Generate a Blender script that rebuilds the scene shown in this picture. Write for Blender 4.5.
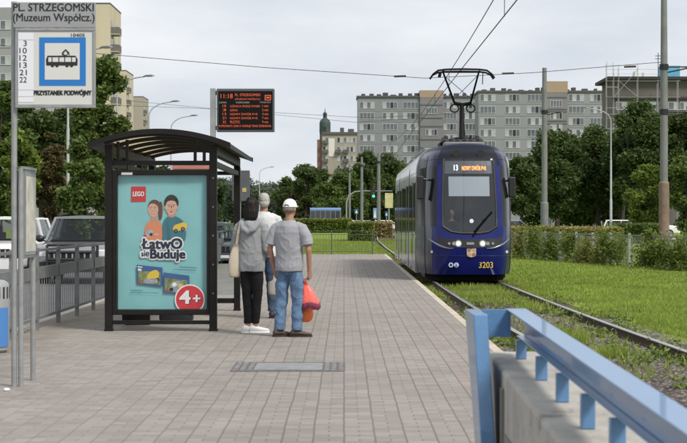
import bpy, bmesh, math, random
import numpy as np
from mathutils import Vector, Matrix, noise
R = math.radians
random.seed(7); RNG = np.random.default_rng(7)
for o in list(bpy.data.objects): bpy.data.objects.remove(o)
SC = bpy.context.scene; C = SC.collection
FPX = 1800.0; EYE = 1.48; VX, VY = 344.0, 219.0
def X(px, Y): return (px - VX) / FPX * Y
def Z(py, Y): return EYE - (py - VY) / FPX * Y

# ------------------------------------------------------------------ camera, sky, sun
cd = bpy.data.cameras.new('camera'); cam = bpy.data.objects.new('camera', cd); C.objects.link(cam)
cam.location = (0, 0, EYE); cam.rotation_euler = (R(90), 0, 0)
cd.sensor_width = 36; cd.lens = FPX / 687 * 36
cd.shift_x = -0.5 / 687; cd.shift_y = -2.5 / 687
cd.clip_start = 0.1; cd.clip_end = 6000
cd.dof.use_dof = True; cd.dof.focus_distance = 38; cd.dof.aperture_fstop = 9
SC.camera = cam
SUN_EL, SUN_AZ = R(48), R(138)        # azimuth clockwise from +Y: behind the viewer, to the right
wd = bpy.data.worlds.new('World'); SC.world = wd; wd.use_nodes = True
nt = wd.node_tree; nt.nodes.clear()
out = nt.nodes.new('ShaderNodeOutputWorld'); bg = nt.nodes.new('ShaderNodeBackground')
sky = nt.nodes.new('ShaderNodeTexSky'); sky.sky_type = 'NISHITA'; sky.sun_disc = False
sky.sun_elevation = SUN_EL; sky.sun_rotation = SUN_AZ; sky.air_density = 1.0; sky.dust_density = 2.0
tc = nt.nodes.new('ShaderNodeTexCoord'); mp = nt.nodes.new('ShaderNodeMapping'); mp.inputs['Scale'].default_value = (2.5, 2.5, 9)
nz = nt.nodes.new('ShaderNodeTexNoise'); nz.inputs['Scale'].default_value = 2.2; nz.inputs['Detail'].default_value = 6; nz.inputs['Roughness'].default_value = .55
rp = nt.nodes.new('ShaderNodeValToRGB'); rp.color_ramp.elements[0].position = .3; rp.color_ramp.elements[0].color = (5.9, 6.4, 7.1, 1)
rp.color_ramp.elements[1].position = .7; rp.color_ramp.elements[1].color = (8.5, 8.6, 8.8, 1)
mx = nt.nodes.new('ShaderNodeMix'); mx.data_type = 'RGBA'; mx.inputs[0].default_value = .93
bg.inputs['Strength'].default_value = 0.1
nt.links.new(tc.outputs['Generated'], mp.inputs[0]); nt.links.new(mp.outputs[0], nz.inputs['Vector'])
nt.links.new(nz.outputs['Fac'], rp.inputs[0]); nt.links.new(rp.outputs[0], mx.inputs[7]); nt.links.new(sky.outputs[0], mx.inputs[6])
nt.links.new(mx.outputs[2], bg.inputs['Color']); nt.links.new(bg.outputs[0], out.inputs[0])
sl = bpy.data.lights.new('sun', 'SUN'); sl.energy = 3.1; sl.angle = R(14); sl.color = (1, .95, .87)
so = bpy.data.objects.new('sun', sl); C.objects.link(so)
sd = Vector((math.sin(SUN_AZ) * math.cos(SUN_EL), math.cos(SUN_AZ) * math.cos(SUN_EL), math.sin(SUN_EL)))
so.rotation_euler = sd.to_track_quat('Z', 'Y').to_euler(); so.location = (30, -30, 60)
SC.view_settings.view_transform = 'Standard'; SC.view_settings.look = 'None'
SC.view_settings.exposure = 0.2; SC.view_settings.gamma = 1; SC.view_settings.use_curve_mapping = False

# ------------------------------------------------------------------ materials
MATS = {}
def mat(name, col, rough=.6, metal=0, var=.0, vs=3.0, bump=0, bs=40, coat=0, emit=None, es=1, spec=.5, detail=4, stretch=None):
    if name in MATS: return MATS[name]
    m = bpy.data.materials.new(name); m.use_nodes = True; t = m.node_tree; b = t.nodes['Principled BSDF']
    b.inputs['Base Color'].default_value = (*col, 1); b.inputs['Roughness'].default_value = rough; b.inputs['Metallic'].default_value = metal
    b.inputs['Coat Weight'].default_value = coat; b.inputs['Coat Roughness'].default_value = .05; b.inputs['Specular IOR Level'].default_value = spec
    if emit: b.inputs['Emission Color'].default_value = (*emit, 1); b.inputs['Emission Strength'].default_value = es
    if var or bump:
        co = t.nodes.new('ShaderNodeTexCoord'); src = co.outputs['Object']
        if stretch:
            mm = t.nodes.new('ShaderNodeMapping'); mm.inputs['Scale'].default_value = stretch; t.links.new(src, mm.inputs[0]); src = mm.outputs[0]
    if var:
        n = t.nodes.new('ShaderNodeTexNoise'); n.inputs['Scale'].default_value = vs; n.inputs['Detail'].default_value = detail; n.inputs['Roughness'].default_value = .65
        r = t.nodes.new('ShaderNodeValToRGB'); r.color_ramp.elements[0].position = .32; r.color_ramp.elements[1].position = .68
        r.color_ramp.elements[0].color = (*[c * (1 - var) for c in col], 1); r.color_ramp.elements[1].color = (*[min(1, c * (1 + var)) for c in col], 1)
        t.links.new(src, n.inputs['Vector']); t.links.new(n.outputs['Fac'], r.inputs[0]); t.links.new(r.outputs[0], b.inputs['Base Color'])
        rr = t.nodes.new('ShaderNodeMapRange'); rr.inputs[3].default_value = max(0, rough - .1); rr.inputs[4].default_value = min(1, rough + .12)
        t.links.new(n.outputs['Fac'], rr.inputs[0]); t.links.new(rr.outputs[0], b.inputs['Roughness'])
    if bump:
        n2 = t.nodes.new('ShaderNodeTexNoise'); n2.inputs['Scale'].default_value = bs; n2.inputs['Detail'].default_value = 5
        bp = t.nodes.new('ShaderNodeBump'); bp.inputs['Strength'].default_value = bump; bp.inputs['Distance'].default_value = .02
        t.links.new(src, n2.inputs['Vector']); t.links.new(n2.outputs['Fac'], bp.inputs['Height']); t.links.new(bp.outputs[0], b.inputs['Normal'])
    MATS[name] = m; return m
def chips(m, col, scale, thr, amt=1.0):
    t = m.node_tree; b = t.nodes['Principled BSDF']; src = b.inputs['Base Color'].links[0].from_socket if b.inputs['Base Color'].links else None
    co = t.nodes.new('ShaderNodeTexCoord'); n = t.nodes.new('ShaderNodeTexNoise'); n.inputs['Scale'].default_value = scale; n.inputs['Detail'].default_value = 8; n.inputs['Roughness'].default_value = .7
    r = t.nodes.new('ShaderNodeMapRange'); r.inputs[1].default_value = thr; r.inputs[2].default_value = thr+.025; r.inputs[4].default_value = amt
    x = t.nodes.new('ShaderNodeMix'); x.data_type = 'RGBA'; x.inputs[7].default_value = (*col, 1)
    if src: t.links.new(src, x.inputs[6])
    else: x.inputs[6].default_value = b.inputs['Base Color'].default_value
    t.links.new(co.outputs['Object'], n.inputs['Vector']); t.links.new(n.outputs['Fac'], r.inputs[0]); t.links.new(r.outputs[0], x.inputs[0]); t.links.new(x.outputs[2], b.inputs['Base Color']); return m
def leafmat(name, c1, c2, trans=.3):
    if name in MATS: return MATS[name]
    m = bpy.data.materials.new(name); m.use_nodes = True; t = m.node_tree; t.nodes.clear()
    o = t.nodes.new('ShaderNodeOutputMaterial'); g = t.nodes.new('ShaderNodeNewGeometry')
    r = t.nodes.new('ShaderNodeMix'); r.data_type = 'RGBA'; r.inputs[6].default_value = (*c1, 1); r.inputs[7].default_value = (*c2, 1)
    t.links.new(g.outputs['Random Per Island'], r.inputs[0])
    co = t.nodes.new('ShaderNodeTexCoord'); n = t.nodes.new('ShaderNodeTexNoise'); n.inputs['Scale'].default_value = .6; n.inputs['Detail'].default_value = 3
    t.links.new(co.outputs['Object'], n.inputs['Vector'])
    mr = t.nodes.new('ShaderNodeMapRange'); mr.inputs[1].default_value = .3; mr.inputs[2].default_value = .7; mr.inputs[3].default_value = .75; mr.inputs[4].default_value = 1.25
    t.links.new(n.outputs['Fac'], mr.inputs[0])
    mu = t.nodes.new('ShaderNodeVectorMath'); mu.operation = 'SCALE'; t.links.new(r.outputs[2], mu.inputs[0]); t.links.new(mr.outputs[0], mu.inputs['Scale'])
    d = t.nodes.new('ShaderNodeBsdfPrincipled'); d.inputs['Roughness'].default_value = .55; d.inputs['Specular IOR Level'].default_value = .25
    tr = t.nodes.new('ShaderNodeBsdfTranslucent'); mi = t.nodes.new('ShaderNodeMixShader'); mi.inputs[0].default_value = trans
    t.links.new(mu.outputs[0], d.inputs['Base Color']); t.links.new(mu.outputs[0], tr.inputs['Color'])
    t.links.new(d.outputs[0], mi.inputs[1]); t.links.new(tr.outputs[0], mi.inputs[2]); t.links.new(mi.outputs[0], o.inputs[0])
    MATS[name] = m; return m
def glassmat(name, tint, rough=.03, mixv=.5):
    """thin pane: tinted see-through plus a mirror-like reflection"""
    if name in MATS: return MATS[name]
    m = bpy.data.materials.new(name); m.use_nodes = True; t = m.node_tree; t.nodes.clear()
    o = t.nodes.new('ShaderNodeOutputMaterial'); tr = t.nodes.new('ShaderNodeBsdfTransparent'); tr.inputs[0].default_value = (*tint, 1)
    gl = t.nodes.new('ShaderNodeBsdfGlossy'); gl.inputs['Roughness'].default_value = rough; gl.inputs[0].default_value = (.9, .93, .95, 1)
    lw = t.nodes.new('ShaderNodeLayerWeight'); lw.inputs['Blend'].default_value = .5; pw = t.nodes.new('ShaderNodeMath'); pw.operation = 'POWER'; pw.inputs[1].default_value = 5
    f0 = ((mixv-1)/(mixv+1))**2; ma = t.nodes.new('ShaderNodeMath'); ma.operation = 'MULTIPLY_ADD'; ma.inputs[1].default_value = 1-f0; ma.inputs[2].default_value = f0; mi = t.nodes.new('ShaderNodeMixShader')
    t.links.new(lw.outputs['Facing'], pw.inputs[0]); t.links.new(pw.outputs[0], ma.inputs[0]); t.links.new(ma.outputs[0], mi.inputs[0]); t.links.new(tr.outputs[0], mi.inputs[1]); t.links.new(gl.outputs[0], mi.inputs[2]); t.links.new(mi.outputs[0], o.inputs[0])
    MATS[name] = m; return m

GALV = mat('galvanised', (.29, .30, .30), .5, .35, .14, 9)
GREYM = mat('grey_paint', (.27, .28, .28), .5, 0, .12, 5)
POLEM = mat('pole_grey', (.34, .36, .35), .6, .1, .12, 2)
BLACKM = mat('black_brown_frame', (.0085, .0072, .0064), .45, 0, .25, 8, spec=.3)
BLK = mat('black_plastic', (.012, .012, .013), .45)
RUB = mat('rubber', (.015, .015, .015), .85)
WHITE = mat('white_paint', (.78, .78, .77), .45, 0, .04, 6)
BLUESIGN = mat('sign_blue', (.015, .16, .48), .35)
INK = mat('ink_black', (.012, .012, .014), .6)
CONC = mat('concrete', (.40, .38, .34), .85, 0, .16, 5, .25, 60)
GLASSD = mat('dark_glass', (.02, .024, .028), .04, 0, spec=.9)
WIREM = mat('wire', (.03, .03, .032), .5, .5)

# ------------------------------------------------------------------ mesh helpers
class MB:
    def __init__(s): s.v = []; s.f = []; s.m = []
    def add(s, vs, fs, mi=0):
        b = len(s.v); s.v += [tuple(v) for v in vs]; s.f += [tuple(b + i for i in f) for f in fs]; s.m += [mi] * len(fs); return s
    def box(s, x0, x1, y0, y1, z0, z1, mi=0):
        vs = [(x0,y0,z0),(x1,y0,z0),(x1,y1,z0),(x0,y1,z0),(x0,y0,z1),(x1,y0,z1),(x1,y1,z1),(x0,y1,z1)]
        return s.add(vs, [(0,3,2,1),(4,5,6,7),(0,1,5,4),(1,2,6,5),(2,3,7,6),(3,0,4,7)], mi)
    def quad(s, a, b, c, d, mi=0): return s.add([a,b,c,d], [(0,1,2,3)], mi)
    def tube(s, pts, rad, n=8, mi=0, cap=True):
        pts = [Vector(p) for p in pts]
        if not isinstance(rad, (list, tuple)): rad = [rad] * len(pts)
        up = None; rings = []
        for i, p in enumerate(pts):
            d = (pts[min(i+1, len(pts)-1)] - pts[max(i-1, 0)])
            d = d.normalized() if d.length > 1e-9 else Vector((0,0,1))
            if up is None: up = Vector((0,0,1)) if abs(d.z) < .9 else Vector((0,1,0))
            a = d.cross(up)
            if a.length < 1e-4: a = d.cross(Vector((1,0,0)))
            a.normalize(); b = a.cross(d).normalized(); up = b
            rings.append([p + (a * math.cos(t) + b * math.sin(t)) * rad[i] for t in [2*math.pi*k/n for k in range(n)]])
        return s.loft(rings, cap, mi)
    def loft(s, rings, cap=True, mi=0, closed=True):
        n = len(rings[0]); vs = [p for r in rings for p in r]; fs = []
        for i in range(len(rings)-1):
            for k in range(n if closed else n-1):
                fs.append((i*n+k, i*n+(k+1) % n, (i+1)*n+(k+1) % n, (i+1)*n+k))
        if cap:
            fs.append(tuple(range(n))[::-1]); fs.append(tuple(range((len(rings)-1)*n, len(rings)*n)))
        return s.add(vs, fs, mi)
    def cyl(s, p, r, h, n=16, mi=0, r2=None):
        return s.tube([p, (p[0], p[1], p[2]+h)], [r, r if r2 is None else r2], n, mi)
    def bar(s, a, b, w, h, mi=0):
        a, b = Vector(a), Vector(b); d = (b-a).normalized(); u = Vector((0,0,1)) if abs(d.z) < .95 else Vector((0,1,0))
        x = d.cross(u).normalized()*w/2; y = x.cross(d).normalized()*h/2
        r = lambda p: [p-x-y, p+x-y, p+x+y, p-x+y]
        return s.loft([r(a), r(b)], True, mi)
    def ell(s, c, rx, ry, rz, n=14, mi=0):
        rings = []
        for i in range(1, n):
            t = math.pi*i/n - math.pi/2
            rings.append([(c[0]+rx*math.cos(t)*math.cos(a), c[1]+ry*math.cos(t)*math.sin(a), c[2]+rz*math.sin(t)) for a in [2*math.pi*k/n for k in range(n)]])
        return s.loft(rings, True, mi)
    def disc(s, c, r, n=24, mi=0, r2=None, a0=0, a1=2*math.pi):   # in the XZ plane facing -Y
        r2 = r if r2 is None else r2
        pts = [(c[0]+r*math.cos(a0+(a1-a0)*k/n), c[1], c[2]+r2*math.sin(a0+(a1-a0)*k/n)) for k in range(n if a1-a0 > 6.2 else n+1)]
        return s.add(pts, [tuple(range(len(pts)))], mi)
    def plate(s, poly, y, th, mi=0):      # polygon in XZ given a thickness along Y
        n = len(poly); vs = [(x, y, z) for x, z in poly] + [(x, y+th, z) for x, z in poly]
        return s.add(vs, [tuple(range(n)), tuple(range(2*n-1, n-1, -1))] + [(k, k+n, (k+1) % n+n, (k+1) % n) for k in range(n)], mi)
    def build(s, name, mats, parent=None, smooth=False, loc=None, bevel=0, fix=True):
        me = bpy.data.meshes.new(name); me.from_pydata(s.v, [], s.f)
        if not isinstance(mats, (list, tuple)): mats = [mats]
        for m in mats: me.materials.append(m)
        if len(mats) > 1: me.polygons.foreach_set('material_index', s.m)
        if fix:
            bm = bmesh.new(); bm.from_mesh(me); bmesh.ops.recalc_face_normals(bm, faces=bm.faces); bm.to_mesh(me); bm.free()
        o = bpy.data.objects.new(name, me); C.objects.link(o)
        if parent: o.parent = parent
        if loc is not None: o.location = loc
        if smooth: shade(me, smooth)
        if bevel:
            b = o.modifiers.new('bevel', 'BEVEL'); b.width = bevel; b.segments = 2; b.limit_method = 'ANGLE'; b.angle_limit = R(40)
        return o
def shade(me, ang=35):
    me.polygons.foreach_set('use_smooth', [True]*len(me.polygons))
    if ang is not True and ang < 180: me.set_sharp_from_angle(angle=R(ang))
def tag(o, label=None, cat=None, group=None, kind=None):
    if label: o['label'] = label
    if cat: o['category'] = cat
    if group: o['group'] = group
    if kind: o['kind'] = kind
    return o
def thing(name, label, cat, loc=(0,0,0), rz=0, group=None):
    o = bpy.data.objects.new(name, None); C.objects.link(o); o.location = loc; o.rotation_euler = (0,0,rz)
    o.empty_display_size = .3
    return tag(o, label, cat, group)
def dup(root, loc, rz=0, label=None, scale=None):
    def cp(o, par):
        c = o.copy(); C.objects.link(c)
        if par: c.parent = par
        for ch in list(o.children): cp(ch, c)
        return c
    r = cp(root, None); r.location = loc; r.rotation_euler = (0,0,rz)
    if scale: r.scale = scale
    if label: r['label'] = label
    return r
def npmesh(name, V, F, mats, parent=None, loc=None):
    me = bpy.data.meshes.new(name); nv, nf, k = len(V), len(F), F.shape[1]
    me.vertices.add(nv); me.vertices.foreach_set('co', V.astype(np.float32).ravel())
    me.loops.add(nf*k); me.loops.foreach_set('vertex_index', F.astype(np.int32).ravel())
    me.polygons.add(nf); me.polygons.foreach_set('loop_start', np.arange(0, nf*k, k, dtype=np.int32))
    try: me.polygons.foreach_set('loop_total', np.full(nf, k, dtype=np.int32))
    except Exception: pass
    me.update(calc_edges=True); me.validate()
    me.materials.append(mats)
    o = bpy.data.objects.new(name, me); C.objects.link(o)
    if parent: o.parent = parent
    if loc is not None: o.location = loc
    return o
def leaves(pts, size, rng, up=.35):
    n = len(pts); a = rng.normal(size=(n,3)); a[:,2] *= 1-up; a /= np.linalg.norm(a, axis=1)[:,None]
    b = rng.normal(size=(n,3)); b[:,2] *= .6; b -= (b*a).sum(1)[:,None]*a; b /= np.linalg.norm(b, axis=1)[:,None]
    s = size*rng.uniform(.6, 1.35, n)[:,None]; a *= s; b *= s*.55
    V = np.stack([pts-a, pts-b*1.0+a*.1, pts+a, pts+b+a*.1], 1).reshape(-1,3)
    return V, np.arange(4*n).reshape(-1,4)
def txt(body, w, h, m, parent, loc, name='lettering', bold=0.0, shear=0, align='C', sp=1.0):
    cu = bpy.data.curves.new(name, 'FONT'); cu.body = body; cu.size = 1; cu.shear = shear; cu.resolution_u = 3; cu.space_character = sp
    t = bpy.data.objects.new(name + '_tmp', cu); C.objects.link(t)
    dg = bpy.context.evaluated_depsgraph_get(); me = bpy.data.meshes.new_from_object(t.evaluated_get(dg))
    bpy.data.objects.remove(t); bpy.data.curves.remove(cu)
    n = len(me.vertices); co = np.empty(n*3, np.float32); me.vertices.foreach_get('co', co); co = co.reshape(-1,3)
    mn, mxx = co.min(0), co.max(0); k = (co - mn)/np.maximum(mxx-mn, 1e-6)
    res = np.zeros_like(co); res[:,0] = (k[:,0]-.5)*w; res[:,2] = (k[:,1]-.5)*h
    if bold:
        d = bold*h*1.1; pv = [tuple(v.vertices) for v in me.polygons]; V_ = []; F_ = []
        for q, (ax, az) in enumerate(((-1,-.6),(1,-.6),(-1,.6),(1,.6),(0,0))):
            F_ += [tuple(i+len(V_) for i in f) for f in pv]; V_ += [(x+ax*d, y-.00002*q, z+az*d) for x, y, z in res]
        me = bpy.data.meshes.new(name); me.from_pydata(V_, [], F_)
    else:
        me.vertices.foreach_set('co', res.ravel()); me.update(); me.name = name
    me.materials.clear(); me.materials.append(m)
    o = bpy.data.objects.new(name, me); C.objects.link(o); o.parent = parent; o.location = loc
    return o
def remesh(mb, name, m, parent, vox=.01, smooth=6, disp=None, loc=None):
    """union of overlapping closed pieces into one continuous skin"""
    me = bpy.data.meshes.new(name); me.from_pydata(mb.v, [], mb.f)
    bm = bmesh.new(); bm.from_mesh(me); bmesh.ops.recalc_face_normals(bm, faces=bm.faces); bm.to_mesh(me); bm.free()
    t = bpy.data.objects.new('t', me); C.objects.link(t)
    r = t.modifiers.new('r', 'REMESH'); r.mode = 'VOXEL'; r.voxel_size = vox
    if smooth: s = t.modifiers.new('s', 'SMOOTH'); s.iterations = smooth; s.factor = .5
    dg = bpy.context.evaluated_depsgraph_get(); dg.update(); nm = bpy.data.meshes.new_from_object(t.evaluated_get(dg))
    bpy.data.objects.remove(t); bpy.data.meshes.remove(me); nm.name = name
    if disp:
        nor = [v.normal.copy() for v in nm.vertices]
        for v, nn in zip(nm.vertices, nor): v.co += nn*disp(v.co)
    shade(nm, 180); nm.materials.clear(); nm.materials.append(m)
    o = bpy.data.objects.new(name, nm); C.objects.link(o)
    if parent: o.parent = parent
    if loc is not None: o.location = loc
    return o

# ------------------------------------------------------------------ ground, platform, road, track
GZ = -.16
def nodes(m): return m.node_tree.nodes, m.node_tree.links
def ground_material():
    m = bpy.data.materials.new('lawn_soil'); m.use_nodes = True; N, L = nodes(m); b = N['Principled BSDF']; b.inputs['Roughness'].default_value = .95; b.inputs['Specular IOR Level'].default_value = .1
    co = N.new('ShaderNodeTexCoord')
    def ns(sc, det=5):
        n = N.new('ShaderNodeTexNoise'); n.inputs['Scale'].default_value = sc; n.inputs['Detail'].default_value = det; n.inputs['Roughness'].default_value = .7; L.new(co.outputs['Object'], n.inputs['Vector']); return n
    a = ns(.25); c = ns(7); r = N.new('ShaderNodeValToRGB'); e = r.color_ramp.elements
    e[0].position = .3; e[0].color = (.125, .20, .03, 1); e[1].position = .72; e[1].color = (.28, .29, .08, 1)
    x = e.new(.5); x.color = (.16, .225, .036, 1)
    L.new(a.outputs['Fac'], r.inputs[0])
    r2 = N.new('ShaderNodeMapRange'); r2.inputs[3].default_value = .55; r2.inputs[4].default_value = 1.4; L.new(c.outputs['Fac'], r2.inputs[0])
    v = N.new('ShaderNodeVectorMath'); v.operation = 'SCALE'; L.new(r.outputs[0], v.inputs[0]); L.new(r2.outputs[0], v.inputs['Scale']); L.new(v.outputs[0], b.inputs['Base Color'])
    bp = N.new('ShaderNodeBump'); bp.inputs['Strength'].default_value = .8; bp.inputs['Distance'].default_value = .05; L.new(c.outputs['Fac'], bp.inputs['Height']); L.new(bp.outputs[0], b.inputs['Normal'])
    return m
tag(MB().quad((-1500,-60,GZ),(1500,-60,GZ),(1500,3000,GZ),(-1500,3000,GZ)).build('ground', ground_material(), fix=False), kind='structure')

def paving_material():
    m = bpy.data.materials.new('block_paving'); m.use_nodes = True; N, L = nodes(m); b = N['Principled BSDF']; b.inputs['Roughness'].default_value = .8; b.inputs['Specular IOR Level'].default_value = .3
    co = N.new('ShaderNodeTexCoord')
    wn = N.new('ShaderNodeTexNoise'); wn.inputs['Scale'].default_value = 1.6; wn.inputs['Detail'].default_value = 2; L.new(co.outputs['Object'], wn.inputs['Vector'])
    sb = N.new('ShaderNodeVectorMath'); sb.operation = 'SUBTRACT'; sb.inputs[1].default_value = (.5,.5,.5); L.new(wn.outputs['Color'], sb.inputs[0])
    sc = N.new('ShaderNodeVectorMath'); sc.operation = 'SCALE'; sc.inputs['Scale'].default_value = .016; L.new(sb.outputs[0], sc.inputs[0])
    ad = N.new('ShaderNodeVectorMath'); L.new(co.outputs['Object'], ad.inputs[0]); L.new(sc.outputs[0], ad.inputs[1])
    sp = N.new('ShaderNodeSeparateXYZ'); L.new(ad.outputs[0], sp.inputs[0])
    def M(op, a, bb=None, cc=None):
        n = N.new('ShaderNodeMath'); n.operation = op
        for i, q in enumerate((a, bb, cc)):
            if q is None: continue
            if isinstance(q, (int, float)): n.inputs[i].default_value = q
            else: L.new(q, n.inputs[i])
        return n.outputs[0]
    u = M('DIVIDE', sp.outputs[0], .21); v = M('DIVIDE', sp.outputs[1], .125)
    fu = M('FRACT', u); fv = M('FRACT', v)
    du = M('SUBTRACT', .5, M('ABSOLUTE', M('SUBTRACT', fu, .5)))      # distance to the column joint
    dv = M('SUBTRACT', .5, M('ABSOLUTE', M('SUBTRACT', fv, .5)))
    dm = M('ABSOLUTE', M('SUBTRACT', fu, .5))
    j1 = M('LESS_THAN', du, .034); j3 = M('MULTIPLY', M('LESS_THAN', dv, .045), .36)
    dash = M('LESS_THAN', M('FRACT', M('MULTIPLY', v, .5)), .5)
    j2 = M('MULTIPLY', M('LESS_THAN', dm, .03), dash)
    j2 = M('MULTIPLY', j2, .75)
    lw = N.new('ShaderNodeMapRange'); lw.inputs[1].default_value = -2.4; lw.inputs[2].default_value = -.4; lw.inputs[3].default_value = .32; lw.inputs[4].default_value = .75; L.new(sp.outputs[0], lw.inputs[0])
    jj = M('MAXIMUM', M('MAXIMUM', M('MULTIPLY', j1, lw.outputs[0]), M('MULTIPLY', j2, lw.outputs[0])), j3)
    # one tone per block
    half = M('MULTIPLY', M('FLOOR', M('MULTIPLY', u, 2)), dash)
    cell = N.new('ShaderNodeCombineXYZ'); L.new(M('FLOOR', u), cell.inputs[0]); L.new(M('FLOOR', v), cell.inputs[1]); L.new(half, cell.inputs[2])
    wh = N.new('ShaderNodeTexWhiteNoise'); wh.noise_dimensions = '3D'; L.new(cell.outputs[0], wh.inputs['Vector'])
    rmp = N.new('ShaderNodeValToRGB'); e = rmp.color_ramp.elements
    e[0].position = 0; e[0].color = (.226, .204, .184, 1); e[1].position = 1; e[1].color = (.288, .262, .238, 1); L.new(wh.outputs['Value'], rmp.inputs[0])
    # reddish warning course along the track edge, and a few strays
    inb = M('MULTIPLY', M('GREATER_THAN', sp.outputs[0], 1.05), M('LESS_THAN', sp.outputs[0], 1.5))
    wr = N.new('ShaderNodeTexWhiteNoise'); wr.noise_dimensions = '3D'
    of = N.new('ShaderNodeVectorMath'); of.inputs[1].default_value = (17.3, 5.1, 2.2); L.new(cell.outputs[0], of.inputs[0]); L.new(of.outputs[0], wr.inputs['Vector'])
    red = M('MULTIPLY', M('MULTIPLY', inb, M('LESS_THAN', wr.outputs['Value'], .4)), .17)
    mr = N.new('ShaderNodeMix'); mr.data_type = 'RGBA'; L.new(red, mr.inputs[0]); L.new(rmp.outputs[0], mr.inputs[6]); mr.inputs[7].default_value = (.30, .15, .125, 1)
    mj = N.new('ShaderNodeMix'); mj.data_type = 'RGBA'; L.new(jj, mj.inputs[0]); L.new(mr.outputs[2], mj.inputs[6]); mj.inputs[7].default_value = (.125, .108, .094, 1)
    # dirt and wear
    big = N.new('ShaderNodeTexNoise'); big.inputs['Scale'].default_value = .7; big.inputs['Detail'].default_value = 6; big.inputs['Roughness'].default_value = .65; L.new(co.outputs['Object'], big.inputs['Vector'])
    fin = N.new('ShaderNodeTexNoise'); fin.inputs['Scale'].default_value = 60; fin.inputs['Detail'].default_value = 3; L.new(co.outputs['Object'], fin.inputs['Vector'])
    k = M('MULTIPLY', M('ADD', .72, M('MULTIPLY', big.outputs['Fac'], .56)), M('ADD', .82, M('MULTIPLY', fin.outputs['Fac'], .36)))
    vs = N.new('ShaderNodeVectorMath'); vs.operation = 'SCALE'; L.new(mj.outputs[2], vs.inputs[0]); L.new(k, vs.inputs['Scale']); # sandy soil washed along the railing side
    dn = N.new('ShaderNodeTexNoise'); dn.inputs['Scale'].default_value = 1.1; dn.inputs['Detail'].default_value = 7; dn.inputs['Roughness'].default_value = .7; L.new(co.outputs['Object'], dn.inputs['Vector'])
    ed = N.new('ShaderNodeMapRange'); ed.inputs[1].default_value = -4.2; ed.inputs[2].default_value = -2.3; ed.inputs[3].default_value = .80; ed.inputs[4].default_value = -.15; L.new(sp.outputs[0], ed.inputs[0])
    dm_ = N.new('ShaderNodeMapRange'); dm_.inputs[1].default_value = .62; dm_.inputs[2].default_value = .82; L.new(M('ADD', M('MULTIPLY', dn.outputs['Fac'], .85), M('MULTIPLY', ed.outputs[0], .5)), dm_.inputs[0])
    st_ = N.new('ShaderNodeTexNoise'); st_.inputs['Scale'].default_value = 5.5; st_.inputs['Detail'].default_value = 3; L.new(co.outputs['Object'], st_.inputs['Vector'])
    sm_ = N.new('ShaderNodeMapRange'); sm_.inputs[1].default_value = .66; sm_.inputs[2].default_value = .74; sm_.inputs[3].default_value = 1; sm_.inputs[4].default_value = .74; L.new(st_.outputs['Fac'], sm_.inputs[0])
    v2 = N.new('ShaderNodeVectorMath'); v2.operation = 'SCALE'; L.new(vs.outputs[0], v2.inputs[0]); L.new(sm_.outputs[0], v2.inputs['Scale']); vs = v2
    md = N.new('ShaderNodeMix'); md.data_type = 'RGBA'; L.new(M('MULTIPLY', dm_.outputs[0], .75), md.inputs[0]); L.new(vs.outputs[0], md.inputs[6]); md.inputs[7].default_value = (.175, .145, .105, 1); L.new(md.outputs[2], b.inputs['Base Color'])
    bp = N.new('ShaderNodeBump'); bp.inputs['Strength'].default_value = .5; bp.inputs['Distance'].default_value = .006
    L.new(M('ADD', M('SUBTRACT', 1, jj), M('MULTIPLY', fin.outputs['Fac'], .25)), bp.inputs['Height']); L.new(bp.outputs[0], b.inputs['Normal'])
    return m
PEND = 75.3; KX = 1.76
tag(MB().box(-4.35, KX-.1, -8, PEND, -.4, 0).build('pavement', paving_material()), kind='structure')
kb = MB(); y = -8.0
while y < PEND:
    kb.box(KX-.098, KX+.02, y+.004, min(y+.996, PEND), -.4, .006 + random.uniform(-.002, .003)); y += 1
kb.box(-4.3, KX-.1, PEND+.002, PEND+.1, -.4, .006)
tag(kb.build('platform_kerb', mat('kerb_concrete', (.46, .40, .32), .85, 0, .18, 2, .2, 50), bevel=.01), kind='structure')

# road left of the fence
ROADM = mat('asphalt', (.105, .105, .108), .85, 0, .18, 1.2, .3, 90)
tag(MB().quad((-12.6,-60,-.14),(-4.75,-60,-.14),(-4.75,900,-.14),(-12.6,900,-.14)).build('road', ROADM, fix=False), kind='structure')
lk = MB()
for k in range(60): lk.box(-8.75, -8.62, 12+k*6, 15+k*6, -.139, -.135)
lk.box(-4.98, -4.88, -20, 500, -.139, -.135)
tag(lk.build('road_marking', mat('road_paint', (.62, .62, .60), .7, 0, .15, 4)), kind='structure')
tag(MB().box(-4.749, -4.36, -60, 500, -.4, -.02).box(-12.9, -12.6, -60, 600, -.4, 0).build('road_kerb', CONC, bevel=.02), kind='structure')
tag(MB().quad((-16.5,-60,-.03),(-12.905,-60,-.03),(-12.905,600,-.03),(-16.5,600,-.03)).build('footway', mat('slab_paving', (.33,.32,.30), .85, 0, .15, 2), fix=False), kind='structure')
# path across the lawn on the right
tag(MB().quad((8,136,GZ+.008),(70,136,GZ+.008),(70,152,GZ+.008),(8,152,GZ+.008)).build('path', mat('pale_path', (.42,.41,.38), .85, 0, .12, 1), fix=False), kind='structure')

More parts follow.
